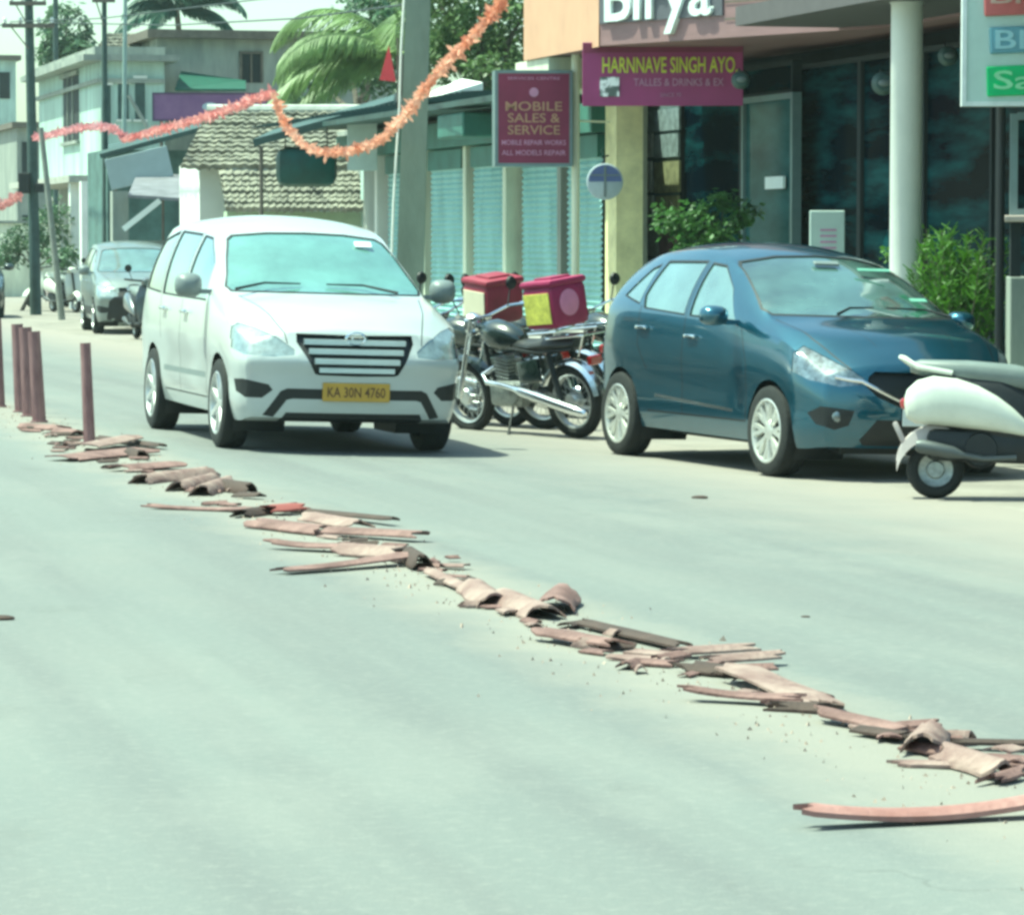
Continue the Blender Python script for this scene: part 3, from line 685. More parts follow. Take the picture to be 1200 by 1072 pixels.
sA = make_scooter('scooter', 'grey scooter just behind the rear of the white people carrier', grey_paint)
hh = Vector((.28, -.96, 0)); stick(sA, ground(168, 398), hh)
for lb, x, y, hx in (('pale scooter beside the leaning pole, left of the silver people carrier', 76, 366, .5), ('pale scooter close to the dark utility pole', 58, 360, -.6)):
    c = copy_tree(sA); c['label'] = lb; stick(c, ground(x, y), Vector((hx, -.8, 0)))
    for ch in c.children:
        if ch.name.startswith(('side_panel', 'leg_shield', 'grab_rail', 'front_mudguard')): ch.material_slots[0].link = 'OBJECT'; ch.material_slots[0].material = sc_white
def road_sheet(name, dd, zoff, s0, s1, ns, m, kind='structure'):
    mb = MB(); n = len(dd)
    for i in range(ns + 1):
        s = s0 + (s1 - s0) * i / ns
        for d in dd: mb.v.append(Vector((d, s, gz(d) + zoff)))
    for i in range(ns):
        for k in range(n - 1): mb.f.append((i * n + k, i * n + k + 1, (i + 1) * n + k + 1, (i + 1) * n + k)); mb.mi.append(0)
    o = mb.build(name, m, recalc=False); o.location = P0; o.rotation_euler = (0, 0, TH); o['kind'] = kind; return o
dirt = mat('dusty verge soil', (.225, .203, .178), rough=.95, var=.18, scale=1.2, bump=.5, bscale=14, col2=(.29, .262, .23))
road_sheet('ground', [-900, -60, -9, 0, 2, 4.4, 9, 60, 900], -.004, -40, 1500, 60, dirt)
# asphalt: mottled grey, dust along the broken median and out to the verge
m = bpy.data.materials.new('dusty asphalt'); m.use_nodes = True; nt = m.node_tree; b = nt.nodes['Principled BSDF']; b.inputs['Roughness'].default_value = .88
def nd(t, **k):
    n = nt.nodes.new(t)
    for a, v in k.items(): setattr(n, a, v)
    return n
tc = nd('ShaderNodeTexCoord'); sep = nd('ShaderNodeSeparateXYZ'); nt.links.new(tc.outputs['Object'], sep.inputs[0])
def noise_(scale, det=6, sc=(1, 1, 1), rough=.6):
    mp = nd('ShaderNodeMapping'); mp.inputs['Scale'].default_value = sc; nt.links.new(tc.outputs['Object'], mp.inputs['Vector'])
    n = nd('ShaderNodeTexNoise'); n.inputs['Scale'].default_value = scale; n.inputs['Detail'].default_value = det; n.inputs['Roughness'].default_value = rough
    nt.links.new(mp.outputs[0], n.inputs['Vector']); return n.outputs['Fac']
def math_(op, a, b_=None, c=None):
    n = nd('ShaderNodeMath', operation=op)
    for i, v in enumerate((a, b_, c)):
        if v is None: continue
        if isinstance(v, (int, float)): n.inputs[i].default_value = v
        else: nt.links.new(v, n.inputs[i])
    return n.outputs[0]
def ramp(f, stops):
    r = nd('ShaderNodeValToRGB'); e = r.color_ramp.elements
    while len(e) < len(stops): e.new(.5)
    for k, (p, c) in zip(e, stops): k.position = p; k.color = (*c, 1) if len(c) == 3 else c
    nt.links.new(f, r.inputs['Fac']); return r.outputs['Color']
def mixc(f, a, b_):
    n = nd('ShaderNodeMix', data_type='RGBA')
    if isinstance(f, (int, float)): n.inputs[0].default_value = f
    else: nt.links.new(f, n.inputs[0])
    for i, v in ((6, a), (7, b_)):
        if isinstance(v, tuple): n.inputs[i].default_value = (*v, 1)
        else: nt.links.new(v, n.inputs[i])
    return n.outputs[2]
large = noise_(.22, 3, (1.6, .5, 1)); mid = noise_(1.3, 5, (1, .35, 1)); fine = noise_(60, 3)
base = ramp(large, [(.3, (.150, .160, .155)), (.7, (.185, .198, .185))])
base = mixc(math_('MULTIPLY', ramp(mid, [(.45, (0, 0, 0)), (.75, (1, 1, 1))]), .5), base, (.20, .195, .180))
trk = noise_(2.2, 3, (1, .04, 1), .5)
base = mixc(math_('MULTIPLY', ramp(trk, [(.42, (0, 0, 0)), (.66, (1, 1, 1))]), .6), base, (.125, .128, .128))
pat = noise_(.5, 8, (1.2, .6, 1), .7)
base = mixc(math_('MULTIPLY', ramp(pat, [(.52, (0, 0, 0)), (.60, (1, 1, 1))]), .35), base, (.215, .215, .20))
base = mixc(math_('MULTIPLY', fine, .28), base, (.09, .095, .095))
grit = noise_(22, 4, (1, 1, 1), .75)
base = mixc(math_('MULTIPLY', ramp(grit, [(.5, (0, 0, 0)), (.68, (1, 1, 1))]), .35), base, (.25, .245, .225))
vo = nd('ShaderNodeTexVoronoi', feature='DISTANCE_TO_EDGE'); vo.inputs['Scale'].default_value = .55; wm = nd('ShaderNodeMapping'); wm.inputs['Scale'].default_value = (1, .5, 1)
wn = nd('ShaderNodeTexNoise'); wn.inputs['Scale'].default_value = 1.4; wn.inputs['Detail'].default_value = 6; nt.links.new(tc.outputs['Object'], wn.inputs['Vector'])
va = nd('ShaderNodeVectorMath', operation='SCALE'); va.inputs[3].default_value = 1.6; nt.links.new(wn.outputs['Color'], va.inputs[0])
vb = nd('ShaderNodeVectorMath', operation='ADD'); nt.links.new(tc.outputs['Object'], vb.inputs[0]); nt.links.new(va.outputs[0], vb.inputs[1]); nt.links.new(vb.outputs[0], wm.inputs['Vector']); nt.links.new(wm.outputs[0], vo.inputs['Vector'])
crk = math_('MULTIPLY', math_('LESS_THAN', vo.outputs['Distance'], .006), math_('MULTIPLY', ramp(noise_(.35, 3), [(.52, (0, 0, 0)), (.62, (1, 1, 1))]), .38))
base = mixc(crk, base, (.07, .07, .065))
stn = ramp(noise_(.9, 4, (1, .7, 1)), [(.62, (0, 0, 0)), (.72, (1, 1, 1))])
base = mixc(math_('MULTIPLY', stn, .28), base, (.09, .092, .088))
wob = math_('ADD', math_('MULTIPLY', math_('SUBTRACT', noise_(1.1, 6), .5), 1.6), sep.outputs['X'])
med = math_('ABSOLUTE', math_('ADD', math_('MULTIPLY', math_('SUBTRACT', noise_(1.7, 6), .5), .7), sep.outputs['X']))
mr = nd('ShaderNodeMapRange'); mr.inputs[1].default_value = .12; mr.inputs[2].default_value = .55; mr.inputs[3].default_value = .75; mr.inputs[4].default_value = 0; nt.links.new(med, mr.inputs[0])
base = mixc(mr.outputs[0], base, (.25, .226, .195))
mr2 = nd('ShaderNodeMapRange'); mr2.inputs[1].default_value = 2.5; mr2.inputs[2].default_value = 4.4; nt.links.new(wob, mr2.inputs[0])
base = mixc(mr2.outputs[0], base, (.25, .222, .195))
nt.links.new(base, b.inputs['Base Color'])
bp = nd('ShaderNodeBump'); bp.inputs['Strength'].default_value = .35; bp.inputs['Distance'].default_value = .01; nt.links.new(noise_(90, 4), bp.inputs['Height']); nt.links.new(bp.outputs[0], b.inputs['Normal'])
road_sheet('road', [-8.5, -4, 0, 1.5, 3, 4.4, 4.8], 0, -30, 400, 40, m)
# ------------------------------------------------------------------ broken delineators on the median
terra = mat('weathered red plastic', (.17, .078, .070), rough=.8, var=.45, scale=9, bump=.5, bscale=30, col2=(.26, .15, .135))
terra_p = mat('faded pink plastic', (.25, .13, .118), rough=.75, var=.4, scale=8, bump=.5, bscale=30, col2=(.33, .235, .205))
terra_r = mat('fresh red plastic', (.30, .13, .11), rough=.6, var=.2, scale=8, bump=.3, bscale=30, col2=(.36, .19, .17))
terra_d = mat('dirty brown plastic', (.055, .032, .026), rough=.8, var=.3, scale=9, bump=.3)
postm = mat('maroon post plastic', (.17, .075, .085), rough=.6, var=.25, scale=5, col2=(.30, .17, .17), sxyz=(4, 4, .7))
def plank(name, x1, y1, x2, y2, wd, label, arch=.02, bend=.0, lift=.0, tilt=0., th=.009, m=None, taper=1., lift2=None, kind='strip'):
    kf = .4 if max(y1, y2) > 660 else .5; lift *= kf; tilt *= kf; bend *= kf; arch *= .72 if name == 'broken_strip' else .58; lift2 = lift2 if lift2 is None else lift2 * kf
    wd *= .74 if name == 'broken_strip' and wd > .09 else 1
    a, b = ground(x1, y1), ground(x2, y2); L = (b - a).length; n = max(8, int(L / .035)); c = (a + b) / 2
    h = (b - a).normalized(); rr = random.Random(hash((x1, y1, x2)) & 0xffff)
    mb = MB(); K = 8; lift2 = lift if lift2 is None else lift2
    tips = ([rr.uniform(-.05, .05) for _ in range(K + 1)], [rr.uniform(-.05, .05) for _ in range(K + 1)])
    def pt(i, k, up):
        u = i / n; v = k / K * 2 - 1; x = (u - .5) * L; e = (1 - u) ** 6, u ** 6
        x += -e[0] * tips[0][k] + e[1] * tips[1][k]
        wv = wd * (1 + (taper - 1) * u) * (1 + .07 * math.sin(u * 9 + x1))
        z = arch * (1 - v * v) + bend * (2 * u - 1) ** 2 + lift + (lift2 - lift) * u + tilt * (v + 1) * wd / 2 + (th if up else 0)
        return (x, v * wv / 2, z + .003)
    for up in (0, 1):
        for i in range(n + 1):
            for k in range(K + 1): mb.v.append(Vector(pt(i, k, up)))
    m1 = (n + 1) * (K + 1); I = lambda i, k, u: u * m1 + i * (K + 1) + k
    for i in range(n):
        for k in range(K):
            mb.f += [(I(i, k, 1), I(i + 1, k, 1), I(i + 1, k + 1, 1), I(i, k + 1, 1)), (I(i, k, 0), I(i, k + 1, 0), I(i + 1, k + 1, 0), I(i + 1, k, 0))]
        mb.f += [(I(i, 0, 0), I(i + 1, 0, 0), I(i + 1, 0, 1), I(i, 0, 1)), (I(i, K, 1), I(i + 1, K, 1), I(i + 1, K, 0), I(i, K, 0))]
    for k in range(K): mb.f += [(I(0, k, 1), I(0, k + 1, 1), I(0, k + 1, 0), I(0, k, 0)), (I(n, k, 0), I(n, k + 1, 0), I(n, k + 1, 1), I(n, k, 1))]
    mb.mi = [0] * len(mb.f)
    o = mb.build(name, m or terra, smooth=True); o.location = c; o.rotation_euler = (0, 0, math.atan2(h.y, h.x))
    tag(o, label, 'broken strip' if name == 'broken_strip' else 'broken tile', 'broken red strips lying along the median'); return o
# strips run across the view; tiles are short arched pieces whose open end faces the camera
def tilep(x, y, w_px, len_m, label, deg=20, arch=.07, m=None, lift=0, tilt=0):
    """short arched piece centred on a pixel, its open end turned to the camera side"""
    g = ground(x, y); wd = w_px * g.y / F; h = Vector((math.sin(R(deg)), -math.cos(R(deg)), 0)) * len_m / 2
    def pix(p):
        d = p - EYE; f = Vector((0, math.cos(PITCH), -math.sin(PITCH))); u = Vector((0, math.sin(PITCH), math.cos(PITCH)))
        k = d.dot(f); return 600 + F * d.x / k, 536 - F * d.dot(u) / k
    a, b = pix(g - h), pix(g + h)
    return plank('broken_tile', *a, *b, wd, label, arch=arch, m=m, lift=lift, tilt=tilt, th=.011)
D_ = terra_d
tilep(52, 503, 28, .5, 'small curved piece at the foot of the row of maroon posts', 40, .05)
tilep(79, 509, 20, .5, 'small curved piece between the row of posts and the lone thin post', 25, .06)
plank('broken_strip', 72, 541, 168, 532, .42, 'wide flat plate lying at the foot of the lone thin post', arch=.02, lift=.02, m=terra, tilt=.10)
plank('broken_strip', 98, 532, 152, 522, .30, 'short pink plate resting on the wide plate beside the lone thin post', arch=.03, lift=.09, m=terra_p)
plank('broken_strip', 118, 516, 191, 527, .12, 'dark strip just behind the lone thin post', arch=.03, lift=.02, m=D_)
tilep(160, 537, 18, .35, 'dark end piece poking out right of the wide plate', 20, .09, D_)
plank('broken_strip', 136, 553, 203, 549, .30, 'flat strip in front of the wide plate, left of the three arched tiles', arch=.03, lift=.02, tilt=.08)
tilep(204, 563, 30, .75, 'first of the three arched tiles in a row, nearest the lone post', -28, .09, terra_p)
tilep(229, 571, 24, .75, 'middle of the three arched tiles lying in a row', -12, .09, terra_p)
tilep(252, 576, 26, .75, 'third of the three arched tiles in a row, farthest from the lone post', -8, .10, terra_p)
tilep(278, 577, 26, .4, 'dark crumpled piece against the third arched tile', 30, .10, D_)
plank('broken_strip', 176, 596, 292, 600, .10, 'long thin strip lying alone just in front of the three arched tiles', arch=.012, bend=.02, taper=1.6)
plank('broken_strip', 280, 607, 312, 602, .16, 'stubby dark piece left of the small red piece', arch=.05, m=D_)
plank('broken_strip', 312, 604, 345, 602, .2, 'small red piece lying before the straight dark strip', arch=.04, lift=.04, m=mat('red plastic', (.26, .07, .06), rough=.7))
plank('broken_strip', 342, 600, 458, 616, .10, 'straight dark strip lying on the oncoming lane side, level with the people carrier grille', arch=.02, lift=.02, lift2=.04, m=D_)
plank('broken_strip', 303, 618, 378, 627, .22, 'tilted piece under the straight dark strip with shade below it', arch=.03, lift=.01, tilt=.25)
plank('broken_strip', 366, 614, 420, 624, .22, 'pale bent piece in the middle of the heap', arch=.05, lift=.04, m=terra_p)
plank('broken_strip', 382, 627, 489, 635, .17, 'strip ending in a dark edge on the far side of the heap', arch=.03, lift=.03, tilt=.12)
plank('broken_strip', 318, 643, 414, 648, .13, 'slim pale strip sticking out leftward from the heap, upper of two', arch=.02, lift=.03, bend=.02, taper=1.5)
plank('broken_strip', 405, 650, 470, 655, .26, 'crumpled pale piece on the front of the heap', arch=.06, lift=.01, m=terra_p)
plank('broken_strip', 332, 673, 476, 662, .14, 'long curved strip sticking out leftward from the heap, lowest one', arch=.015, bend=.02, lift=.01, lift2=.08, taper=1.5)
tilep(487, 664, 26, .45, 'dark upright end piece closing the heap', 10, .10, D_, lift=.02)
plank('broken_strip', 505, 675, 549, 696, .10, 'short slanting strip between the heap and the two large arched tiles', arch=.02, lift=.03, m=terra_p)
tilep(567, 703, 44, .62, 'left one of two large pale arched tiles', 8, .085, terra_p)
tilep(614, 716, 48, .68, 'right one of two large pale arched tiles', 14, .085, terra_p)
tilep(654, 713, 46, .5, 'raised arched piece behind the two large arched tiles', -5, .09, terra, lift=.03, tilt=-.06)
plank('broken_strip', 637, 750, 722, 764, .16, 'tapered strip just right of the two large arched tiles, lying in front', arch=.02, lift=.05, taper=.8, tilt=.1)
plank('broken_strip', 688, 736, 800, 764, .09, 'narrow dark strip running from the large tiles to the pink strips', arch=.02, lift=.03, m=D_)
plank('broken_strip', 722, 773, 788, 777, .12, 'low pale sliver lying in front of the narrow dark strip', arch=.015, lift=.0, m=terra_p)
plank('broken_strip', 795, 771, 871, 769, .14, 'pink strip with a dark blunt end, leaning on the next pink one', arch=.02, lift=.04, m=terra_p, tilt=.12)
plank('broken_strip', 838, 782, 909, 779, .14, 'bright pink strip with a red lower edge behind the big slab', arch=.02, lift=.05, m=terra_p, tilt=.15)
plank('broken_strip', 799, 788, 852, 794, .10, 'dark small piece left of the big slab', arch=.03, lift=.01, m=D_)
plank('broken_strip', 862, 798, 966, 832, .20, 'big pink slab propped up on the others, its near edge in shadow', arch=.01, lift=.11, lift2=.03, m=terra_p, tilt=-.05)
plank('broken_strip', 806, 821, 930, 828, .10, 'long thin strip pointing left from under the big pink slab', arch=.012, lift=.06, lift2=.03, bend=.02, taper=1.4, tilt=.1)
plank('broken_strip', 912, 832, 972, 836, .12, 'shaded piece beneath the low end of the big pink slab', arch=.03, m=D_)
plank('broken_strip', 962, 845, 1056, 862, .13, 'propped strip with deep shade, right of the big pink slab', arch=.02, lift=.06, lift2=.02, m=terra)
plank('broken_strip', 1012, 858, 1054, 868, .07, 'small pale stick left of the crumpled tile', arch=.01, lift=.02, m=terra_p)
tilep(1086, 880, 50, .26, 'crumpled pink tile propped over a dark hollow', -12, .08, terra_p, lift=.03, tilt=.06)
plank('broken_strip', 1056, 897, 1112, 899, .12, 'flat pale scrap in front of the crumpled pink tile', arch=.01, m=terra_p)
plank('broken_strip', 1118, 877, 1240, 883, .05, 'thin rod reaching the right edge behind the rounded tile', arch=.012, lift=.04, m=D_)
tilep(1142, 903, 48, .36, 'rounded pale tile below the thin rod', 18, .07, terra_p, lift=.01)
plank('broken_strip', 1160, 921, 1195, 912, .06, 'small scrap at the right edge beside the rounded pale tile', arch=.02, lift=.02)
plank('broken_strip', 953, 970, 1262, 956, .085, 'longest pink strip, nearest the camera, with an upturned dark tip', arch=.022, bend=.085, lift=.0, lift2=.05, m=terra_r, th=.014)
# many small fragments filling the line between the larger pieces
rq = random.Random(9); protos = []
for k in range(10):
    mb = MB(); L_ = rq.uniform(.07, .22); w_ = rq.uniform(.05, .12); ar = rq.uniform(.006, .026); nn, kk = 5, 4; jag = [[rq.uniform(-.02, .02) for _ in range(kk + 1)] for _ in (0, 1)]
    for up in (0, 1):
        for i in range(nn + 1):
            for j in range(kk + 1):
                u, v = i / nn - .5, j / kk * 2 - 1; mb.v.append(Vector((u * L_ + (jag[0][j] if i == 0 else jag[1][j] if i == nn else 0), v * w_ / 2, ar * (1 - v * v) + .004 + .008 * up)))
    o_ = (nn + 1) * (kk + 1); I = lambda i, j, u: u * o_ + i * (kk + 1) + j
    for i in range(nn):
        for j in range(kk): mb.f += [(I(i, j, 1), I(i + 1, j, 1), I(i + 1, j + 1, 1), I(i, j + 1, 1)), (I(i, j, 0), I(i, j + 1, 0), I(i + 1, j + 1, 0), I(i + 1, j, 0))]
        mb.f += [(I(i, 0, 0), I(i + 1, 0, 0), I(i + 1, 0, 1), I(i, 0, 1)), (I(i, kk, 1), I(i + 1, kk, 1), I(i + 1, kk, 0), I(i, kk, 0))]
    for j in range(kk): mb.f += [(I(0, j, 1), I(0, j + 1, 1), I(0, j + 1, 0), I(0, j, 0)), (I(nn, j, 0), I(nn, j + 1, 0), I(nn, j + 1, 1), I(nn, j, 1))]
    mb.mi = [0] * len(mb.f); protos.append(mb)
medpx = [(40, 500), (75, 520), (130, 538), (205, 562), (285, 590), (360, 620), (440, 648), (490, 664), (560, 697), (640, 728), (720, 758), (800, 778), (880, 800), (960, 840), (1050, 868), (1120, 888), (1200, 905)]
meshes = []
for i in range(110):
    k = rq.random() * (len(medpx) - 1.001); a_, b_ = medpx[int(k)], medpx[int(k) + 1]; t_ = k - int(k)
    g = ground(a_[0] + (b_[0] - a_[0]) * t_, a_[1] + (b_[1] - a_[1]) * t_) + N * rq.gauss(0, .10)
    if i < len(protos): o = protos[i].build('broken_fragment', [terra, terra_p, terra_d, terra][i % 4], smooth=True); meshes.append(o)
    else: o = meshes[i % len(protos)].copy(); COL.objects.link(o)
    o.location = g; o.location.z = max(gz(ds(g)[0]), 0) + .002; sc_ = rq.uniform(.6, 1.15); o.scale = (sc_, sc_, sc_); o.rotation_euler = (rq.uniform(-.06, .06), rq.uniform(-.05, .05), rq.uniform(0, 6.28)); tag(o, 'small broken fragment of red plastic in the rubble line along the median', 'fragment', 'small fragments between the larger broken pieces')
# loose crumbs, too many to count
rr = random.Random(3); mb = MB()
for i in range(1500):
    s = rr.uniform(-3, 24); d = rr.gauss(-.02, .20); r = rr.uniform(.003, .011) * (1.5 if rr.random() < .08 else 1)
    c = Vector((d, s, gz(d) + r * .5)); mb.add([c + Vector((rr.uniform(-1, 1) * r, rr.uniform(-1, 1) * r, -r * .5)) for _ in range(3)] + [c + Vector((0, 0, r * rr.uniform(.4, 1)))], [(0, 1, 2), (0, 1, 3), (1, 2, 3), (2, 0, 3)])
o = mb.build('rubble', mat('crumbled concrete', (.38, .29, .24), rough=.9, var=.3)); o.location = P0; o.rotation_euler = (0, 0, TH); tag(o, 'crumbs and chips strewn along the broken median', 'rubble', kind='stuff')
# standing posts: slightly curved slats
def post(x, y, h, wd, label, ry=0., lean=0.):
    g = ground(x, y); mb = MB(); K = 8; sec = []
    for i in range(7):
        u = i / 6; w_ = wd * (1 - .12 * u); ring = []
        for k in range(K + 1): v = k / K * 2 - 1; ring.append((v * w_ / 2, -.03 * (1 - v * v) * 1.2, u * h))
        for k in range(K, -1, -1): v = k / K * 2 - 1; ring.append((v * w_ / 2 * .9, -.03 * (1 - v * v) * 1.2 + .014, u * h - (.01 if i == 6 else 0)))
        sec.append(ring)
    mb.loft(sec); mb.rbox((0, 0, .008), (wd * 1.25, .10, .016), bev=.004)
    o = mb.build('post', postm, smooth=True); o.location = g; o.rotation_euler = (0, lean, ry); return tag(o, label, 'post', 'maroon plastic posts still standing on the median')
post(105, 521, .75, .088, 'lone thin maroon post standing amid the first broken plates', .1, -.035)
post(46, 495, .755, .115, 'nearest of three maroon posts standing close together', .15, -.05)
post(35, 488, .765, .125, 'middle of three maroon posts standing close together', .1, -.045)
post(25, 483, .775, .115, 'rearmost of three maroon posts standing close together', .1, -.04)
post(-1, 477, .80, .11, 'maroon post cut off by the left edge of the picture', .1, -.03)
# small stones on the asphalt
for x, y, r, lb in ((944, 723, .011, 'small dark stone alone on the asphalt right of the median'), (820, 584, .03, 'dark pebble on the dusty verge before the blue hatchback'), (2, 726, .03, 'dark twig scrap on the asphalt at the left edge')):
    g = ground(x, y); mb = MB(); mb.ell((0, 0, r * .25), (r * 1.8, r, r * .4), 10, 6); o = mb.build('stone', D_, smooth=True); o.location = g; tag(o, lb, 'stone')
# ------------------------------------------------------------------ street front, built in the street's own frame: x = distance from the median, y = along the street
class RB:
    """a thing standing in the street frame; parts are given in absolute (d, s, z)"""
    def __init__(s, name, label, cat, D, s0, z0=None, group=None):
        s.z0 = gz(D) if z0 is None else z0; s.o = Vector((D, s0, s.z0)); s.t = thing(name, label, cat, W(D, s0, s.z0), TH, group)
    def p(s, mb, name, m, smooth=False, parent=None): return mb.build(name, m, parent or s.t, smooth, off=s.o)
    def loc(s, world): d, q = ds(world); return Vector((d, q, world.z)) - s.o
def RV(world): d, q = ds(world); return Vector((d, q, world.z))
def quad_slab(a, b, c, d, th):
    """thick slab through four points (street frame)"""
    a, b, c, d = map(Vector, (a, b, c, d)); n = (b - a).cross(d - a).normalized() * th
    m = MB(); m.add([a, b, c, d, a + n, b + n, c + n, d + n], [(0, 3, 2, 1), (4, 5, 6, 7), (0, 1, 5, 4), (1, 2, 6, 5), (2, 3, 7, 6), (3, 0, 4, 7)]); return m
teal = mat('teal shutter paint', (.30, .54, .53), rough=.55, var=.25, scale=3.5, sxyz=(1, 1, .3), col2=(.38, .62, .60))
shade_green = mat('green painted metal', (.05, .15, .12), rough=.6, var=.25, scale=3)
cream = mat('cream plaster', (.66, .69, .54), rough=.8, var=.25, scale=2.6, bump=.15, sxyz=(1, 1, .25))
yellow_w = mat('yellow plaster', (.76, .71, .40), rough=.8, var=.22, scale=3.5, bump=.15)
white_w = mat('white plaster', (.76, .78, .72), rough=.7, var=.12, scale=1.6, bump=.15, col2=(.80, .81, .75))
mint_w = mat('mint plaster', (.40, .52, .46), rough=.85, var=.38, scale=1.6, bump=.2, sxyz=(1, 1, .22))
grey_w = mat('weathered grey render', (.27, .31, .29), rough=.9, var=.4, scale=1.8, bump=.2, col2=(.36, .38, .33), sxyz=(1, 1, .25))
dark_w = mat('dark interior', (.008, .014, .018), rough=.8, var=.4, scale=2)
brown_w = mat('aged wood', (.13, .11, .09), rough=.8, var=.3, scale=5)
peach = mat('peach cladding', (.55, .32, .21), rough=.6, var=.08, scale=3)
mauve = mat('mauve cladding', (.25, .145, .15), rough=.55, var=.12, scale=2, sxyz=(1, 1, 6))
conc = mat('pole concrete', (.22, .27, .22), rough=.9, var=.18, scale=3, bump=.3, sxyz=(1, 1, .3))
tarp = mat('dark tarpaulin', (.035, .07, .065), rough=.6, var=.35, scale=3)
tin = mat('tin sheet', (.33, .36, .37), rough=.5, metal=.2, var=.2, scale=4)
maroon = mat('maroon vinyl', (.19, .02, .07), rough=.5, var=.12, scale=3)
magenta = mat('magenta vinyl', (.30, .035, .16), rough=.5, var=.14, scale=2)
gold_ink = mat('ochre lettering', (.42, .25, .16), rough=.6)
lime_ink = mat('yellow lettering', (.62, .66, .08), rough=.6)
pink_ink = mat('pink lettering', (.52, .26, .42), rough=.6)
glassy = mat('dark glass with painted reflections', (.001, .007, .016), rough=.14, var=.4, scale=1.1, ior=1.06, col2=(.018, .08, .09), thr=(.45, .72), sxyz=(1, .5, 3))  # green-blue reflection streaks painted in as stretched colour noise
glass2 = mat('green tinted door glass', (.018, .065, .075), rough=.12, var=.25, scale=1.6, ior=1.1, col2=(.04, .11, .115), sxyz=(1, 1, 3))
alu = mat('aluminium frame', (.18, .25, .26), rough=.4, metal=.4, var=.1)

# shop row -----------------------------------------------------------
D1 = 7.5; sA_, sB_ = sD(706, D1) + .25, sD(498, D1) + 5.5
b = RB('shop_row', 'low shop row with closed teal roller shutters between cream pillars', 'shop row', D1, sA_)
sQ = sD(746, 8.6) + .8; m = MB(); m.box(D1 + .35, D1 + .6, sA_, sB_, -.2, 3.15); m.box(D1 + .6, 13, sQ, sB_, -.2, 3.15); b.p(m, 'wall', grey_w)
m = MB(); m.box(D1 - .06, D1 + .35, sA_, sB_, 2.72, 3.05); b.p(m, 'lintel', shade_green)
m = MB(); m.box(D1 - .9, D1 + .5, sA_, sB_, -.2, .12); b.p(m, 'plinth', conc)
def xs(x0, x1, D): return sD(x1, D), sD(x0, D)
for x0, x1, mt in ((545, 555, cream), (592, 611, cream), (657, 664, grey_w), (497, 503, cream), (440, 452, white_w)):
    s0, s1 = xs(x0, x1, D1 - .02); m = MB(); w_ = (x1 - x0) / 95; sp_ = sD(x1, D1 + .16)
    m.box(D1 + .16 - w_, D1 + .30, sp_, sp_ + .16, .1, 2.72); b.p(m, 'pillar', mt)
for x0, x1 in ((505, 545), (555, 592), (612, 657), (665, 705), (455, 496)):
    s0, s1 = xs(x0, x1, D1 + .12); m = MB(); n = 34; z0, z1 = .12, 2.55
    for i in range(n):
        za = z0 + (z1 - z0) * i / n; zb = z0 + (z1 - z0) * (i + 1) / n
        m.add([(D1 + .14, s0, za), (D1 + .14, s1, za), (D1 + .11, s0, (za + zb) / 2), (D1 + .11, s1, (za + zb) / 2), (D1 + .14, s0, zb), (D1 + .14, s1, zb)], [(0, 1, 3, 2), (2, 3, 5, 4)])
    o = b.p(m, 'shutter', teal)
    m = MB(); m.box(D1 + .08, D1 + .20, s0 + .1, s1 - .1, .12, .20); m.rbox((D1 + .06, (s0 + s1) / 2, .5), (.06, .25, .05)); b.p(m, 'bottom_rail', alu, parent=o)
    m = MB(); m.box(D1 + .07, D1 + .3, s0 + .02, s1 - .02, 2.44, 2.70); b.p(m, 'shutter_box', shade_green)
sq0, sq1 = xs(526, 556, D1 - .6); m = MB(); m.rbox((D1 - .5, (sq0 + sq1) / 2, 2.90), (.5, sq1 - sq0, .30), bev=.03); b.p(m, 'shutter_housing', shade_green)
rf = quad_slab((D1 - .85, sA_ + .3, 3.18), (D1 - .85, sB_, 3.18), (13, sB_, 3.5), (13, sQ, 3.5), .07); ro = b.p(rf, 'roof', tarp)
m = MB()
for k in range(46): m.box(D1 - .84, 12.9, sQ + .05 + k * .3, sQ + .09 + k * .3, 0, .02)
for v in m.v: v.z += 3.262 + (v.x - D1 + .85) * (.32 / (5.5 + .85))
b.p(m, 'roof_ribs', tarp, parent=ro)
a1, a2, a3 = (RV(at(x, y, 46.5)) for x, y in ((498, 117), (566, 115), (566, 97)))
t = RB('tin_awning', 'bright slanting tin sheet on the shop roof beside the maroon sign', 'awning', a1.x, a1.y, a1.z)
m = MB(); a4 = a3 + Vector((.02, 1.2, .1)); a5 = a1 + Vector((.02, 1.2, 0)); a6 = a2 + Vector((.02, 1.2, 0))
m.add([a1, a2, a3, a5, a6, a4], [(0, 1, 2), (3, 5, 4), (0, 2, 5, 3), (0, 3, 4, 1), (1, 4, 5, 2)]); t.p(m, 'sheet', white_w)

# restaurant ---------------------------------------------------------
D2 = 8.6
sR0, sR1 = 8.0, sD(746, D2)
b = RB('restaurant', 'restaurant front with dark glass under a mauve and peach canopy', 'restaurant', D1, sR0)
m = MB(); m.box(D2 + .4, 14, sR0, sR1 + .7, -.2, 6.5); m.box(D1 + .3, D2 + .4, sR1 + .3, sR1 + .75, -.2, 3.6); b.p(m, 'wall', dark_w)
m = MB(); m.box(D1 - .7, D2 + .5, sR0, sR1 + .3, -.2, .15); b.p(m, 'plinth', conc)
s0, s1 = xs(706, 722, 7.2); m = MB(); m.box(7.2, 7.5, s0, s0 + .42, -.1, 3.45); m.box(7.16, 7.54, s0 - .04, s0 + .46, -.1, .3); b.p(m, 'yellow_pillar', yellow_w)
pc = W(7.35, (sD(1043, 7.35) + sD(1080, 7.35)) / 2); c = RV(onD(1061, 300, 7.35))
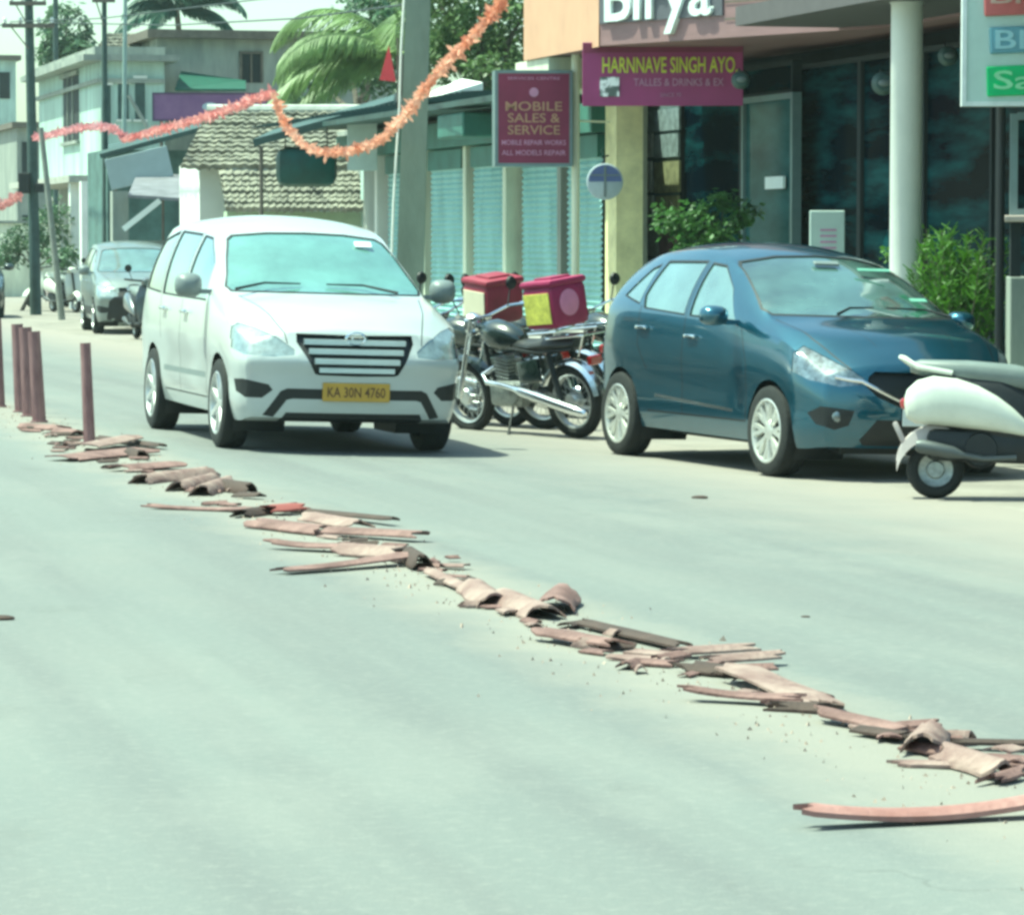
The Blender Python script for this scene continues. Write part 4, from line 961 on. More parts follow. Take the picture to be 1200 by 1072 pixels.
m = MB(); m.lathe([(.155, -.1), (.155, .25), (.135, .27), (.135, 3.50), (.15, 3.52), (.15, 3.6)], 32, 'z', (c.x, c.y, 0)); b.p(m, 'round_pillar', white_w, True)
# glazing: frames and panes
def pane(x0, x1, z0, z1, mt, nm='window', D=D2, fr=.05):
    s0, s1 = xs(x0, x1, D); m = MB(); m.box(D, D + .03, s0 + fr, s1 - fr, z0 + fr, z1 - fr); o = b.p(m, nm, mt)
    m = MB()
    m.box(D - .04, D + .06, s0, s0 + fr, z0, z1); m.box(D - .04, D + .06, s1 - fr, s1, z0, z1); m.box(D - .04, D + .06, s0 + fr, s1 - fr, z0, z0 + fr); m.box(D - .04, D + .06, s0 + fr, s1 - fr, z1 - fr, z1)
    b.p(m, 'frame', alu if mt is glass2 else dark_w, parent=o); return o
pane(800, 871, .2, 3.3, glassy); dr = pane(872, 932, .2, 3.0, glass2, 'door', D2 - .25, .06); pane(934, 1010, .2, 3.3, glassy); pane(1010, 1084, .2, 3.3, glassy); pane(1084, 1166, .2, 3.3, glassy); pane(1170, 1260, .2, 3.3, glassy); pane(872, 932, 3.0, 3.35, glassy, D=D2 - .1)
m = MB(); s0, s1 = xs(897, 918, D2 - .3); m.box(D2 - .31, D2 - .28, s0, s1, zD(907, 223, D2), zD(907, 209, D2)); b.p(m, 'door_notice', paper, parent=dr)
m = MB(); s0, s1 = xs(748, 800, D2); m.box(D2 - .05, D2 + .2, s0, s1, .1, 3.4); nb = b.p(m, 'notice_wall', mat('notice wall', (.09, .13, .13), rough=.8, var=.3))
nz = [mat('poster print grey', (.20, .25, .26), rough=.6, var=.5, scale=9), mat('poster print pale', (.40, .44, .42), rough=.6, var=.3, scale=12), mat('poster print ochre', (.22, .22, .12), rough=.6, var=.5, scale=8), mat('poster print mauve', (.24, .12, .17), rough=.6, var=.4, scale=7)]
for x0, x1, y0, y1, k in ((750, 797, 130, 155, 0), (752, 765, 158, 185, 1), (768, 796, 158, 185, 0), (750, 764, 190, 226, 1), (768, 797, 190, 226, 2), (750, 766, 230, 262, 1), (770, 796, 230, 262, 2), (752, 772, 266, 300, 1), (774, 797, 266, 310, 3)):
    s0, s1 = xs(x0, x1, D2 - .06); m = MB(); m.box(D2 - .08, D2 - .052, s0, s1, zD((x0 + x1) / 2, y1, D2), zD((x0 + x1) / 2, y0, D2)); b.p(m, 'poster', nz[k])
# canopy: peach side towards the road, mauve sign face turned to the oncoming traffic
A = RV(at(703, 54, 37.0)); B = RV(at(1041, 22, 33.8)); C = RV(at(621, 50, 39.9)); zt = 5.2; zb = A.z
C = Vector((A.x, C.y, A.z)); B.z = A.z
E = Vector((B.x + .3, sR0, zb)); m = MB()
pts = [A, B, Vector((B.x, sR0, zb)), Vector((12, sR0, zb)), Vector((12, C.y, zb)), C]
n = len(pts); m.add(pts + [Vector((p.x, p.y, zt)) for p in pts], [tuple(range(n)), tuple(range(n, 2 * n))] + [(i, (i + 1) % n, n + (i + 1) % n, n + i) for i in range(n)]); b.p(m, 'canopy', mauve)
m = MB(); m.add([A + Vector((-.012, .0, -.01)), C + Vector((-.012, .02, -.01)), Vector((C.x - .012, C.y + .02, zt)), Vector((A.x - .012, A.y, zt))], [(0, 1, 2, 3)]); b.p(m, 'canopy_cladding', peach)
m = MB(); m.box(A.x + .02, D1 + .4, C.y - .9, C.y + .5, zb - .35, zb - .012); b.p(m, 'canopy_beam', cream)
m = MB(); m.box(7.0, 12, sR0, B.y + .6, 3.52, 3.7); b.p(m, 'soffit', mat('soffit board', (.09, .08, .085), rough=.7))
dv = (B - A).normalized(); nv = Vector((dv.y, -dv.x, 0)); nv = nv if nv.x < 0 or nv.y < 0 else -nv
def on_face(x, y, off=.02):
    """point of the sign face behind a pixel"""
    n_w = N * nv.x + U * nv.y; a = W(A.x, A.y, A.z); r = ray(x, y); t_ = (a - EYE).dot(n_w) / r.dot(n_w); return RV(EYE + r * t_) + nv * off
p0, p1 = on_face(704, 30), on_face(848, 17); m = MB(); zz = (p0.z + p1.z) / 2
m.add([Vector((p0.x, p0.y, zz)), Vector((p1.x, p1.y, zz)), Vector((p1.x, p1.y, zt)), Vector((p0.x, p0.y, zt))] + [Vector((q.x, q.y, h)) - nv * .018 for q, h in ((p0, zz), (p1, zz), (p1, zt), (p0, zt))], [(0, 1, 2, 3), (4, 7, 6, 5), (0, 4, 5, 1), (0, 3, 7, 4), (1, 5, 6, 2)])
bd = b.p(m, 'name_board', mat('slate board', (.10, .10, .12), rough=.4, var=.1))
ang = math.atan2(dv.y, dv.x); q0, q1 = on_face(713, 22, .03), on_face(838, 13, .03); mid_ = (q0 + q1) / 2
lw = (q1 - q0).length
text('Birya', lw, .66, mat('white sign letters', (.75, .82, .80), rough=.4), bd, mid_ + Vector((0, 0, .13)) - b.o, (R(90), 0, ang), .03, .012)
for k in range(3):
    p0, p1 = on_face(850, 60, .012), on_face(1041, 60, .012); z_ = zb + .17 + .17 * k; m = MB()
    m.add([Vector((p0.x, p0.y, z_)), Vector((p1.x, p1.y, z_)), Vector((p1.x, p1.y, z_ + .02)), Vector((p0.x, p0.y, z_ + .02))], [(0, 1, 2, 3)]); b.p(m, 'cladding_joint', brown_w)

# hung and standing things on the restaurant side --------------------
def board(name, label, cat, x0, y0, x1, y1, Z, rz, th, m, frame=None, grp=None, nm='panel'):
    """flat thing facing the road user; pixel corners at depth Z give place and size"""
    a, b_ = at((x0 + x1) / 2, (y0 + y1) / 2, Z), None
    w_ = (x1 - x0) * Z / F / math.cos(R(rz)); h_ = (y1 - y0) * Z / F
    t = thing(name, label, cat, a, R(rz), grp); mb = MB(); mb.rbox((0, th / 2, 0), (w_, th, h_), bev=min(.01, th / 3)); mb.build(nm, m, t)
    if frame:
        fm = MB(); e = .035
        for z in (-h_ / 2, h_ / 2): fm.box(-w_ / 2 - e / 2, w_ / 2 + e / 2, -.012, th + .01, z - e / 2, z + e / 2)
        for x in (-w_ / 2, w_ / 2): fm.box(x - e / 2, x + e / 2, -.012, th + .01, -h_ / 2 + e / 2, h_ / 2 - e / 2)
        fm.build('frame', frame, t)
    return t, w_, h_
t, w_, h_ = board('banner', 'wide magenta banner with yellow lettering hung under the canopy', 'banner', 683, 50, 870, 124, 37.2, -4, .02, magenta)
text('HARNNAVE SINGH AYO.', w_ * .84, h_ * .25, lime_ink, t, (w_ * .045, -.012, h_ * .14), ext=.003, bold=.015)
text('TALLES & DRINKS & EX', w_ * .56, h_ * .12, pink_ink, t, (w_ * .10, -.012, -h_ * .13), ext=.003, bold=.008)
text('SINCE 70', w_ * .13, h_ * .06, pink_ink, t, (w_ * .05, -.012, -h_ * .33), ext=.003)
mb = MB(); mb.rbox((-w_ * .33, -.012, -h_ * .20), (.20, .01, .20)); mb.build('banner_emblem', mat('green white print', (.55, .68, .62), rough=.5, var=.8, scale=9, thr=(.45, .55)), t)
mb = MB(); mb.rbox((0, -.011, h_ * .41), (w_ * .99, .006, h_ * .15)); mb.build('banner_top_shade', maroon, t)  # darker band paints the shade along the banner's top edge
t, w_, h_ = board('shop_sign', 'boxed maroon sign reading MOBILE SALES & SERVICE, jutting over the shutters', 'sign', 582, 85, 669, 193, 38.6, 5, .34, shade_green, alu)
mb = MB(); mb.rbox((0, -.004, 0), (w_ - .03, .012, h_ - .03)); fc = mb.build('sign_face', maroon, t)
for k, (s_, ww, z_, hh) in enumerate((('MOBILE', .76, .13, .10), ('SALES &', .70, .005, .10), ('SERVICE', .70, -.125, .10))): text(s_, w_ * ww, h_ * hh, gold_ink, fc, (0, -.013, h_ * z_), ext=.003, bold=.01)
for z_ in (-.26, -.37):
    text('MOBILE REPAIR WORKS' if z_ > -.3 else 'ALL MODELS REPAIR', w_ * .86, h_ * .055, pink_ink, fc, (0, -.013, h_ * z_), ext=.003, bold=.008)
text('SERVICES CENTRE', w_ * .7, h_ * .03, pink_ink, fc, (0, -.013, h_ * .43), ext=.003)
mb = MB(); mb.lathe([(.0001, 0), (.05, 0), (.05, .008), (.0001, .008)], 18, 'y', (0, -.02, h_ * .28)); mb.build('sign_emblem', pink_ink, t)
mb = MB(); mb.tube([(w_ / 2 + .06, .10, -3.25), (w_ / 2 + .06, .10, h_ / 2 + .25)], .045, 10); mb.rbox((w_ / 2, .10, h_ * .3), (.14, .04, .04)); mb.rbox((w_ / 2, .10, -h_ * .3), (.14, .04, .04)); mb.tube([(w_ / 2 + .06, .12, -.02), (w_ / 2 + .45, .2, -.03)], .012, 6); mb.build('post', cream, t, smooth=True)
t = thing('round_sign', 'round sign, blue above and white below, beside the yellow pillar', 'sign', at(709, 213, 37.7), R(4))
mb = MB(); r_ = .18; mb.lathe([(.0001, 0), (r_, 0), (r_ + .012, .01), (r_ + .012, .05), (.0001, .05)], 36, 'y'); mb.build('disc', mat('grey white sign print', (.40, .46, .50), rough=.6), t, smooth=True)
mb = MB(); ps = [Vector((r_ * .97 * math.cos(R(a)), -.004, r_ * .97 * math.sin(R(a)))) for a in range(0, 181, 10)]; mb.add(ps, [tuple(range(len(ps)))]); mb.build('blue_half', mat('blue sign print', (.10, .13, .30), rough=.5), t)
mb = MB(); mb.box(-.012, .012, -.012, -.006, -.16, .16); mb.box(-.15, .15, -.012, -.006, .06, .075); mb.build('sign_marks', grey_plastic, t)
mb = MB(); mb.tube([(0, .05, .17), (0, .05, .26), (.06, .3, .28)], .012, 6); mb.build('bracket', black_plastic, t)
t, w_, h_ = board('light_box_sign', 'white light box sign with red, blue and green name plates at the right edge', 'sign', 1131, -60, 1262, 121, 28.1, -3, .12, mat('white acrylic', (.52, .66, .60), rough=.4, var=.05), mat('white edge trim', (.75, .8, .78), rough=.4))
kx = lambda x: (x - 1196.5) * 28.1 / F; kz = lambda y: (30.5 - y) * 28.1 / F
for lb, x0, x1, y0, y1, m_, ink, sh in (('Biry', 1153, 1250, -20, 18, mat('red sign print', (.55, .13, .13), rough=.5), mat('pale red ink', (.62, .42, .36), rough=.5), 0), ('BIT', 1160, 1240, 31, 62, mat('blue sign print two', (.16, .34, .42), rough=.5), mat('pale blue ink', (.38, .62, .68), rough=.5), 1), ('Sala', 1157, 1256, 76, 111, mat('green sign print', (.05, .50, .16), rough=.5), mat('pale green ink', (.35, .75, .42), rough=.5), 0)):
    mb = MB(); cx, cz = (kx(x0) + kx(x1)) / 2, (kz(y0) + kz(y1)) / 2; ww, hh = kx(x1) - kx(x0), kz(y0) - kz(y1)
    mb.rbox((cx, -.015, cz), (ww, .03, hh), (0, R(-2), 0), .012 if not sh else .014); pl = mb.build('name_plate', m_, t)
    text(lb, ww * .84, hh * (.62 if not sh else .7), ink, pl, (cx, -.034, cz), ext=.004, bold=.01)
mb = MB(); mb.tube([(-.13, .22, -3.2), (-.13, .22, 1.4)], .035, 10); mb.rbox((-.13, .16, -.2), (.05, .14, .05)); mb.build('post', black_plastic, t, smooth=True)
t, w_, h_ = board('notice_board', 'small white notice board standing at the dark restaurant window', 'notice board', 949, 247, 990, 300, 33.2, 0, .05, mat('pale notice panel', (.50, .60, .56), rough=.5, var=.05), None)
mb = MB()
for k in range(4): mb.rbox((.01, -.004, .03 - .055 * k), (.15, .006, .018))
mb.build('notice_print', pink_ink, t); mb = MB(); mb.box(-.14, -.11, .0, .03, -1.3, -.2); mb.box(.11, .14, .0, .03, -1.3, -.2); mb.build('leg', alu, t)
for lb, x, y, Z, r_ in (('dark oval lamp hanging at the right end of the magenta banner', 868, 94, 36.0, .09), ('small lamp fixed under the soffit right of the round pillar', 1111, 66, 31.5, .085), ('grey wall fan on the left side of the round white pillar', 1035, 98, 31.8, .1)):
    t = thing('wall_lamp' if 'lamp' in lb else 'wall_fan', lb, 'lamp' if 'lamp' in lb else 'fan', at(x, y, Z))
    mb = MB(); mb.lathe([(.0001, -.10), (r_ * .7, -.09), (r_, -.02), (r_ * 1.05, 0), (r_ * .9, .02)], 20, 'y'); mb.build('housing', tarp, t, smooth=True)
    mb = MB(); mb.ell((0, -.11, 0), (r_ * .55, .02, r_ * .3), 14, 8); mb.build('lens', grey_plastic, t, smooth=True); mb = MB(); mb.tube([(0, 0, 0), (0, .25, .12)], .012, 6); mb.build('bracket', black_plastic, t)
# counter and cabinet at the right edge
t, w_, h_ = board('serving_counter', 'grey counter with a pale ledge at the right edge behind the feathery bush', 'counter', 1184, 325, 1290, 470, 28.9, -5, .7, grey_w)
mb = MB(); mb.rbox((.10, .2, .97 ), (1.05, .7, .05), bev=.01); mb.build('ledge', mat('pale ledge stone', (.50, .42, .38), rough=.6), t)
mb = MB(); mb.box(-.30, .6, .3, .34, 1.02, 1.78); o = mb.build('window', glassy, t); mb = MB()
for x in (-.33, .62): mb.box(x - .03, x + .03, .26, .36, 1.0, 1.82)
for z in (1.02, 1.80): mb.box(-.30, .59, .26, .36, z - .03, z + .03)
mb.build('frame', alu, o)
for x_ in (-.36, .5): mb = MB(); mb.box(x_, x_ + .08, .1, .3, .5, .94); mb.build('bracket', dark_w, t)

# tiled house --------------------------------------------------------
tile_m = mat('weathered roof tile', (.19, .19, .155), rough=.9, var=.6, scale=3.5, bump=.4, bscale=25, col2=(.33, .32, .25), sxyz=(.6, 1, 1))
def tile_roof(hb, a, b_, c, d, rows, parentname='roof', m=tile_m):
    """a,b = eave left/right, d,c = ridge left/right; overlapping wavy courses"""
    mb = MB(); a, b_, c, d = map(Vector, (a, b_, c, d)); nrm = (b_ - a).cross(d - a).normalized(); nrm = nrm if nrm.z > 0 else -nrm; n = 60; rr = random.Random(5)
    for r_ in range(rows):
        u0, u1 = r_ / rows, (r_ + 1.25) / rows; u1 = min(u1, 1.02); wob = rr.uniform(-.012, .012)
        o = len(mb.v)
        for (u, lift) in ((u0, -.02), (u0, .06), (u1, .006)):
            l, rt = a.lerp(d, u), b_.lerp(c, u)
            for k in range(n + 1):
                v = k / n; mb.v.append(l.lerp(rt, v) + nrm * (lift + .016 * math.sin(k * 2.2 + r_ * .6) + wob + rr.uniform(-.014, .014)) - (d - a).normalized() * (rr.uniform(0, .02) if u == u0 else 0))
        for g_ in (0, 1):
            for k in range(n): mb.f.append((o + g_ * (n + 1) + k, o + g_ * (n + 1) + k + 1, o + (g_ + 1) * (n + 1) + k + 1, o + (g_ + 1) * (n + 1) + k)); mb.mi.append(0)
    return hb.p(mb, parentname, m)
Zr, Ze, Z2 = 61., 58.6, 56.8
ea, eb = RV(at(212, 197, Ze)), RV(at(462, 197, Ze)); rd, rc = RV(at(243, 131, Zr)), RV(at(462, 131, Zr))
b = RB('tiled_house', 'old low house with a weathered tiled roof behind the white people carrier', 'house', ea.x, ea.y)
rf = tile_roof(b, ea, eb, rc, rd, 12)
rdg = MB(); rdg.tube([rd + Vector((0, 0, .03)), rc + Vector((0, 0, .03))], .09, 8)
b.p(rdg, 'ridge_tiles', mat('pale ridge mortar', (.45, .47, .42), rough=.9, var=.3, scale=4), True, parent=rf)
e2a, e2b = RV(at(264, 247, Z2)), RV(at(430, 247, Z2)); f2a, f2b = RV(at(256, 196, Ze - .1)) - Vector((0, 0, .07)), RV(at(440, 196, Ze - .1)) - Vector((0, 0, .07))
tile_roof(b, e2a, e2b, f2b, f2a, 7, 'lean_to_roof')
m = MB(); w0, w1 = RV(at(234, 250, Ze + .5)), RV(at(266, 250, Ze + .5)); m.box(w0.x, w1.x, w0.y, w0.y + 2, -.1, ea.z + .08); b.p(m, 'side_wall', white_w)
m = MB(); w0, w1 = RV(at(266, 250, Z2 + .3)), RV(at(438, 250, Z2 + .3)); m.box(w0.x, w1.x, w0.y, w0.y + .3, -.1, e2a.z - .01); b.p(m, 'wall', mat('pale lime plaster', (.45, .56, .38), rough=.85, var=.12))
m = MB(); w0 = RV(at(426, 250, Z2 + .2)); m.box(w0.x, w0.x + .2, w0.y - .3, w0.y + .2, -.1, 3.2); b.p(m, 'corner_pillar', mint_w)
m = MB(); m.box(w0.x + .2, w0.x + 3, w0.y + 1, w0.y + 4, -.1, 3.3); b.p(m, 'back_wall', grey_w)
# awning with tarpaulin, banner and bundle
p = [RV(at(x, y, Z)) for x, y, Z in ((298, 172, 51.0), (464, 126, 51.0), (464, 119, 53.2), (322, 160, 53.2))]
b = RB('sloping_awning', 'dark sloping awning sheet in front of the tiled roof', 'awning', p[0].x, p[0].y)
b.p(quad_slab(p[0], p[1], p[2], p[3], .10), 'sheet', tarp)
m = MB(); m.tube([p[0] + Vector((.1, 0, 0)), Vector((p[0].x + .1, p[0].y, -.1))], .03, 6); m.tube([p[1], Vector((p[1].x, p[1].y, -.1))], .03, 6); b.p(m, 'post', brown_w)
pp = [RV(at(x, y, 51.0)) for x, y in ((330, 166), (392, 150))]
g = at(359, 196, 51.4); t = thing('tarpaulin_bundle', 'rounded dark green tarpaulin bundle hung under the sloping awning', 'bundle', g, R(6))
mb = MB(); mb.rbox((0, 0, 0), (.86, .5, .56), bev=.14); mb.build('cover', mat('dark green tarpaulin', (.004, .055, .045), rough=.5, var=.4, scale=4), t, smooth=True)
mb = MB(); mb.tube([(-.3, 0, .2), (-.3, 0, .5)], .01, 5); mb.tube([(.3, 0, .2), (.3, 0, .62)], .01, 5); mb.build('rope', brown_w, t)
t, w_, h_ = board('cloth_banner', 'plain pale cloth banner hanging at the right end of the awning', 'banner', 407, 143, 442, 200, 50.6, 4, .02, mat('pale cloth', (.50, .57, .54), rough=.8, var=.08))

# grey upper house behind -------------------------------------------
a = RV(at(185, 100, 86)); c_ = RV(at(372, 100, 86)); zt_ = at(280, 38, 86).z
b = RB('concrete_house', 'flat roofed grey concrete house above the tiled roof', 'house', a.x, a.y)
m = MB(); m.box(a.x, c_.x + 3, a.y, a.y + 9, 0, zt_ - .15); b.p(m, 'wall', grey_w)
m = MB(); m.box(a.x - .3, c_.x + 3.3, a.y - .4, a.y + 9.4, zt_ - .15, zt_ + .05); b.p(m, 'roof', brown_w)
wz0, wz1 = at(299, 96, 86).z, at(299, 62, 86).z; q0, q1 = RV(at(288, 80, 86)).x, RV(at(311, 80, 86)).x; m = MB(); m.box(q0, q1, a.y - .012, a.y + .1, wz0, wz1); wo = b.p(m, 'window', dark_w)
m = MB(); m.box(q0 - .06, q1 + .06, a.y - .06, a.y - .014, wz1, wz1 + .06); m.box(q0 - .06, q0 - .001, a.y - .06, a.y - .002, wz0, wz1); m.box(q1 + .001, q1 + .06, a.y - .06, a.y - .002, wz0, wz1); m.box((q0 + q1) / 2 - .02, (q0 + q1) / 2 + .02, a.y - .05, a.y - .014, wz0, wz1); b.p(m, 'frame', brown_w, parent=wo)
p = [RV(at(x, y, Z)) for x, y, Z in ((205, 107, 84.2), (288, 107, 84.2), (288, 97, 85.9), (212, 86, 85.9))]; b.p(quad_slab(*p, .05), 'green_awning', mat('green awning sheet', (.008, .075, .05), rough=.6, var=.2))
t, w_, h_ = board('purple_signboard', 'long purple shop signboard below the grey concrete house', 'signboard', 180, 110, 312, 141, 74, 3, .12, mat('purple sign print', (.22, .09, .25), rough=.5, var=.2, scale=1.4, col2=(.30, .14, .28)), mat('purple frame', (.10, .05, .12)))
mb = MB(); mb.ell((.0, -.01, 0), (.16, .01, .09), 18, 8); mb.build('sign_emblem', mat('white print', (.5, .55, .6)), t)
mb = MB()
for x in (-1.0, 1.0): mb.tube([(x, .1, -.2), (x, .1, -3.4)], .04, 6)
mb.build('post', brown_w, t)

# two storey house ---------------------------------------------------
c0 = RV(at(118, 100, 84)); D3 = c0.x; s1 = sD(47, D3); zt_ = at(118, 72, 84).z
b = RB('two_storey_house', 'pale two storey house with a corniced roof and dark tall window', 'house', D3, c0.y)
z2 = at(100, 206, 84).z
m = MB(); m.box(D3, D3 + 1.5, c0.y, s1, z2, zt_); b.p(m, 'upper_wall', mint_w)
m = MB(); m.box(D3 + .5, D3 + 1.4, c0.y + .2, s1, -.1, z2); b.p(m, 'lower_wall', grey_w)
m = MB(); m.box(D3 - .45, D3 + 1.8, c0.y - .35, s1 + .3, zt_, zt_ + .14); m.box(D3 - .15, D3 + 1.5, c0.y - .1, s1 + .1, zt_ + .14, zt_ + .34); m.box(D3 - .1, D3 + 1.5, c0.y - .08, s1, zt_ - .5, zt_ - .40); b.p(m, 'cornice', grey_w)
m = MB(); m.box(D3 - .8, D3 + 1.5, c0.y - .3, s1, z2 - .16, z2); b.p(m, 'balcony_slab', mat('stained concrete', (.38, .38, .33), rough=.9, var=.3))
for xx in (88, 101): 
    s_ = sD(xx, D3 - .6); m = MB(); m.box(D3 - .7, D3 - .4, s_, s_ + .35, -.1, z2 - .16); b.p(m, 'pillar', white_w)
def wnd(x0, x1, y0, y1, kids=True):
    a0, a1 = xs(x0, x1, D3); z0, z1 = zD((x0 + x1) / 2, y1, D3), zD((x0 + x1) / 2, y0, D3); m = MB(); m.box(D3 - .012, D3 + .1, a0, a1, z0, z1); o = b.p(m, 'window', dark_w)
    m = MB(); m.box(D3 - .09, D3 - .013, a0 - .1, a1 + .1, z1, z1 + .1); m.box(D3 - .09, D3 - .013, a0 - .1, a1 + .1, z0 - .08, z0)
    for f in (.33, .66): m.box(D3 - .05, D3 - .013, a0 + (a1 - a0) * f - .04, a0 + (a1 - a0) * f + .04, z0, z1)
    b.p(m, 'frame', grey_w, parent=o)
wnd(76, 94, 90, 166)
# windows on the end wall facing down the street
for x0, x1, y0, y1 in ((122, 130, 100, 150), (139, 152, 98, 140), (160, 172, 92, 140)):
    a0, a1 = RV(at(x0, 120, 84)).x, RV(at(x1, 120, 84)).x; z0, z1 = at(x0, y1, 84).z, at(x0, y0, 84).z; m = MB(); m.box(a0, a1, c0.y - .012, c0.y + .1, z0, z1); o = b.p(m, 'window', tarp)
    m = MB(); m.box(a0 - .05, a1 + .05, c0.y - .06, c0.y - .013, z1, z1 + .07); m.box(a0 - .05, a1 + .05, c0.y - .06, c0.y - .013, z0 - .05, z0); b.p(m, 'frame', white_w, parent=o)
m = MB(); st0, st1 = RV(at(150, 112, 83.8)), RV(at(172, 150, 83.8)); m.tube([st0 + Vector((0, -.1, 0)), st1 + Vector((0, -.1, 0))], .05, 6); b.p(m, 'drain_pipe', grey_w)
ra, rb_, rc_, rd_ = RV(at(104, 72, 86)), RV(at(200, 72, 86)), RV(at(182, 40, 91)), RV(at(126, 40, 91)); b2 = b; tile_roof(b, ra, rb_, rc_, rd_, 8, 'roof')

# tilted board, its shed and the clutter below ------------------------
g = at(163, 197, 69); t = thing('blank_signboard', 'tilted blank grey signboard above the small shed', 'signboard', g, R(4))
mb = MB(); mb.rbox((0, 0, 0), (1.22, .06, .60), (0, R(-13), 0), .01); mb.build('panel', mat('blank sign sheet', (.33, .40, .41), rough=.5, var=.1, scale=2), t)
mb = MB(); 
for sx in (-.45, .45): mb.tube([(sx, .06, .1), (sx, .08, -2.9)], .03, 6)
mb.build('post', brown_w, t)
p = [RV(at(x, y, Z)) for x, y, Z in ((118, 186, 69.5), (246, 152, 69.5), (246, 143, 73), (128, 175, 73))]
b = RB('corner_shed', 'small dark shed with a slanting roof beside the tiled house', 'shed', p[0].x + .3, p[0].y)
b.p(quad_slab(*p, .09), 'roof', tarp)
x0, x1 = p[0].x + .3, p[1].x; y_ = p[0].y
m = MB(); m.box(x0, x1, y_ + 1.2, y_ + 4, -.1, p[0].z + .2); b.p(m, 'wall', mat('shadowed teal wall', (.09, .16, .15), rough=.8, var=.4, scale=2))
p = [RV(at(x, y, Z)) for x, y, Z in ((150, 232, 66.5), (242, 238, 66.5), (240, 208, 69.4), (160, 208, 69.4))]; b.p(quad_slab(*p, .06), 'porch_roof', mat('mauve sheet roof', (.17, .17, .19), rough=.7, var=.3, scale=3))
m = MB(); q = RV(at(132, 250, 67)); m.box(q.x, q.x + .3, q.y, q.y + .3, -.1, at(132, 224, 67).z); q = RV(at(150, 250, 67)); m.box(q.x, q.x + 1.3, q.y + .5, q.y + .7, -.1, 1.5); b.p(m, 'pillar', grey_w)
g = at(166, 252, 65.6); t = thing('pale_plank', 'pale plank leaning diagonally in front of the small shed', 'plank', g, 0); mb = MB(); mb.rbox((0, 0, 0), (.85, .05, .10), (0, R(-38), 0)); mb.build('board', white_w, t)
# blocks closing the far end of the street ----------------------------
for lb, x0, x1, y0, Z, mt in (('distant grey green building behind the dark utility pole', -60, 22, 70, 150, mint_w), ('distant low building between the utility poles', 20, 60, 150, 128, grey_w), ('far pale wall behind the parked scooters', -30, 96, 262, 104, cream)):
    q0, q1 = RV(at(x0, 200, Z)), RV(at(x1, 200, Z)); zt_ = at(x0, y0, Z).z
    nm = 'building' if 'building' in lb else 'yard_wall'
    b = RB(nm, lb, 'building' if nm == 'building' else 'wall', q0.x, q0.y); m = MB(); m.box(q0.x, q1.x, q0.y, q0.y + (8 if nm == 'building' else .25), -.2, zt_); b.p(m, 'wall', mt)
    if nm == 'building':
        m = MB(); m.box(q0.x - .2, q1.x + .2, q0.y - .3, q0.y + 8.2, zt_, zt_ + .2); b.p(m, 'roof', brown_w)
        for k in range(3):
            for j in range(2):
                xx = q0.x + (q1.x - q0.x) * (.15 + .3 * k); zz = zt_ - 1.6 - 2.6 * j; m = MB(); m.box(xx, xx + (q1.x - q0.x) * .16, q0.y - .05, q0.y + .05, max(.3, zz), zz + 1.1); b.p(m, 'window', dark_w)
    else:
        m = MB(); m.box(q0.x - .05, q1.x + .05, q0.y - .06, q0.y + .31, zt_, zt_ + .08); b.p(m, 'coping', grey_w)
# ------------------------------------------------------------------ poles, wires, garlands, vegetation
def pole(name, label, x0, y0, x1, y1, Z, r, m, cat='pole', taper=.7, arms=(), square=False):
    """base at (x1,y1), top at (x0,y0), both at depth Z; base is carried down to the ground"""
    a, b_ = at(x1, y1, Z), at(x0, y0, Z); d = (b_ - a).normalized(); base = a - d * (a.z / d.z) if a.z > 0 else a
    base.z = gz(ds(base)[0]); t = thing(name, label, cat, base); top = b_ - base
    mb = MB(); ln = top.length; n = 8
    if square:
        sec = [[top * (i / n) + Vector((sx * r * (1 - (1 - taper) * i / n), sy * r * .7 * (1 - (1 - taper) * i / n), 0)) for sx, sy in ((-1, -1), (1, -1), (1, 1), (-1, 1))] for i in range(n + 1)]; mb.loft(sec)
    else: mb.tube([top * (i / n) for i in range(n + 1)], [r * (1 - (1 - taper) * i / n) for i in range(n + 1)], 12)
    mb.build('shaft', m, t, smooth=not square)
    for (yy, w_) in arms:
        p = at(x0 + (x1 - x0) * (yy - y0) / (y1 - y0), yy, Z) - base; mb = MB(); mb.rbox(p + Vector((0, -r - .04, 0)), (w_, .08, .09)); mb.tube([p + Vector((-w_ * .35, -r, 0)), p + Vector((0, -r, -.5))], .015, 5); ar = mb.build('cross_arm', brown_w, t)
        for k in (-.45, -.15, .2, .45):
            mb = MB(); mb.lathe([(.02, 0), (.05, .03), (.03, .06), (.05, .09), (.02, .14)], 10, 'z', p + Vector((k * w_, -r - .04, .045))); mb.build('insulator', white_w, ar, smooth=True)
    return t
dpole = mat('dark weathered pole', (.045, .075, .07), rough=.8, var=.3, scale=4)
P1 = pole('utility_pole', 'dark utility pole with a cross arm at the far left', 33, -30, 42, 362, 79, .13, dpole, arms=((31, 1.15), (5, .8)))
mb = MB(); q = at(38, 215, 79) - P1.location; mb.rbox(q + Vector((-.15, -.18, 0)), (.25, .2, .45), bev=.02); mb.rbox(q + Vector((.18, -.15, -.1)), (.2, .15, .2), bev=.02); mb.build('meter_box', black_plastic, P1)
pole('street_pole', 'thin leaning pole right of the dark utility pole', 48, 150, 70, 345, 74, .075, mat('pale leaning pole', (.24, .25, .22), rough=.8, var=.2))
pole('street_pole', 'dark slim pole rising left of the tilted signboard', 122, -20, 124, 320, 71, .07, dpole, arms=((1, .45),))
pole('street_pole', 'pale slim pole crossing the end wall of the two storey house', 147, -20, 144, 300, 78, .06, mat('galvanised pole', (.24, .33, .31), rough=.6, var=.1))
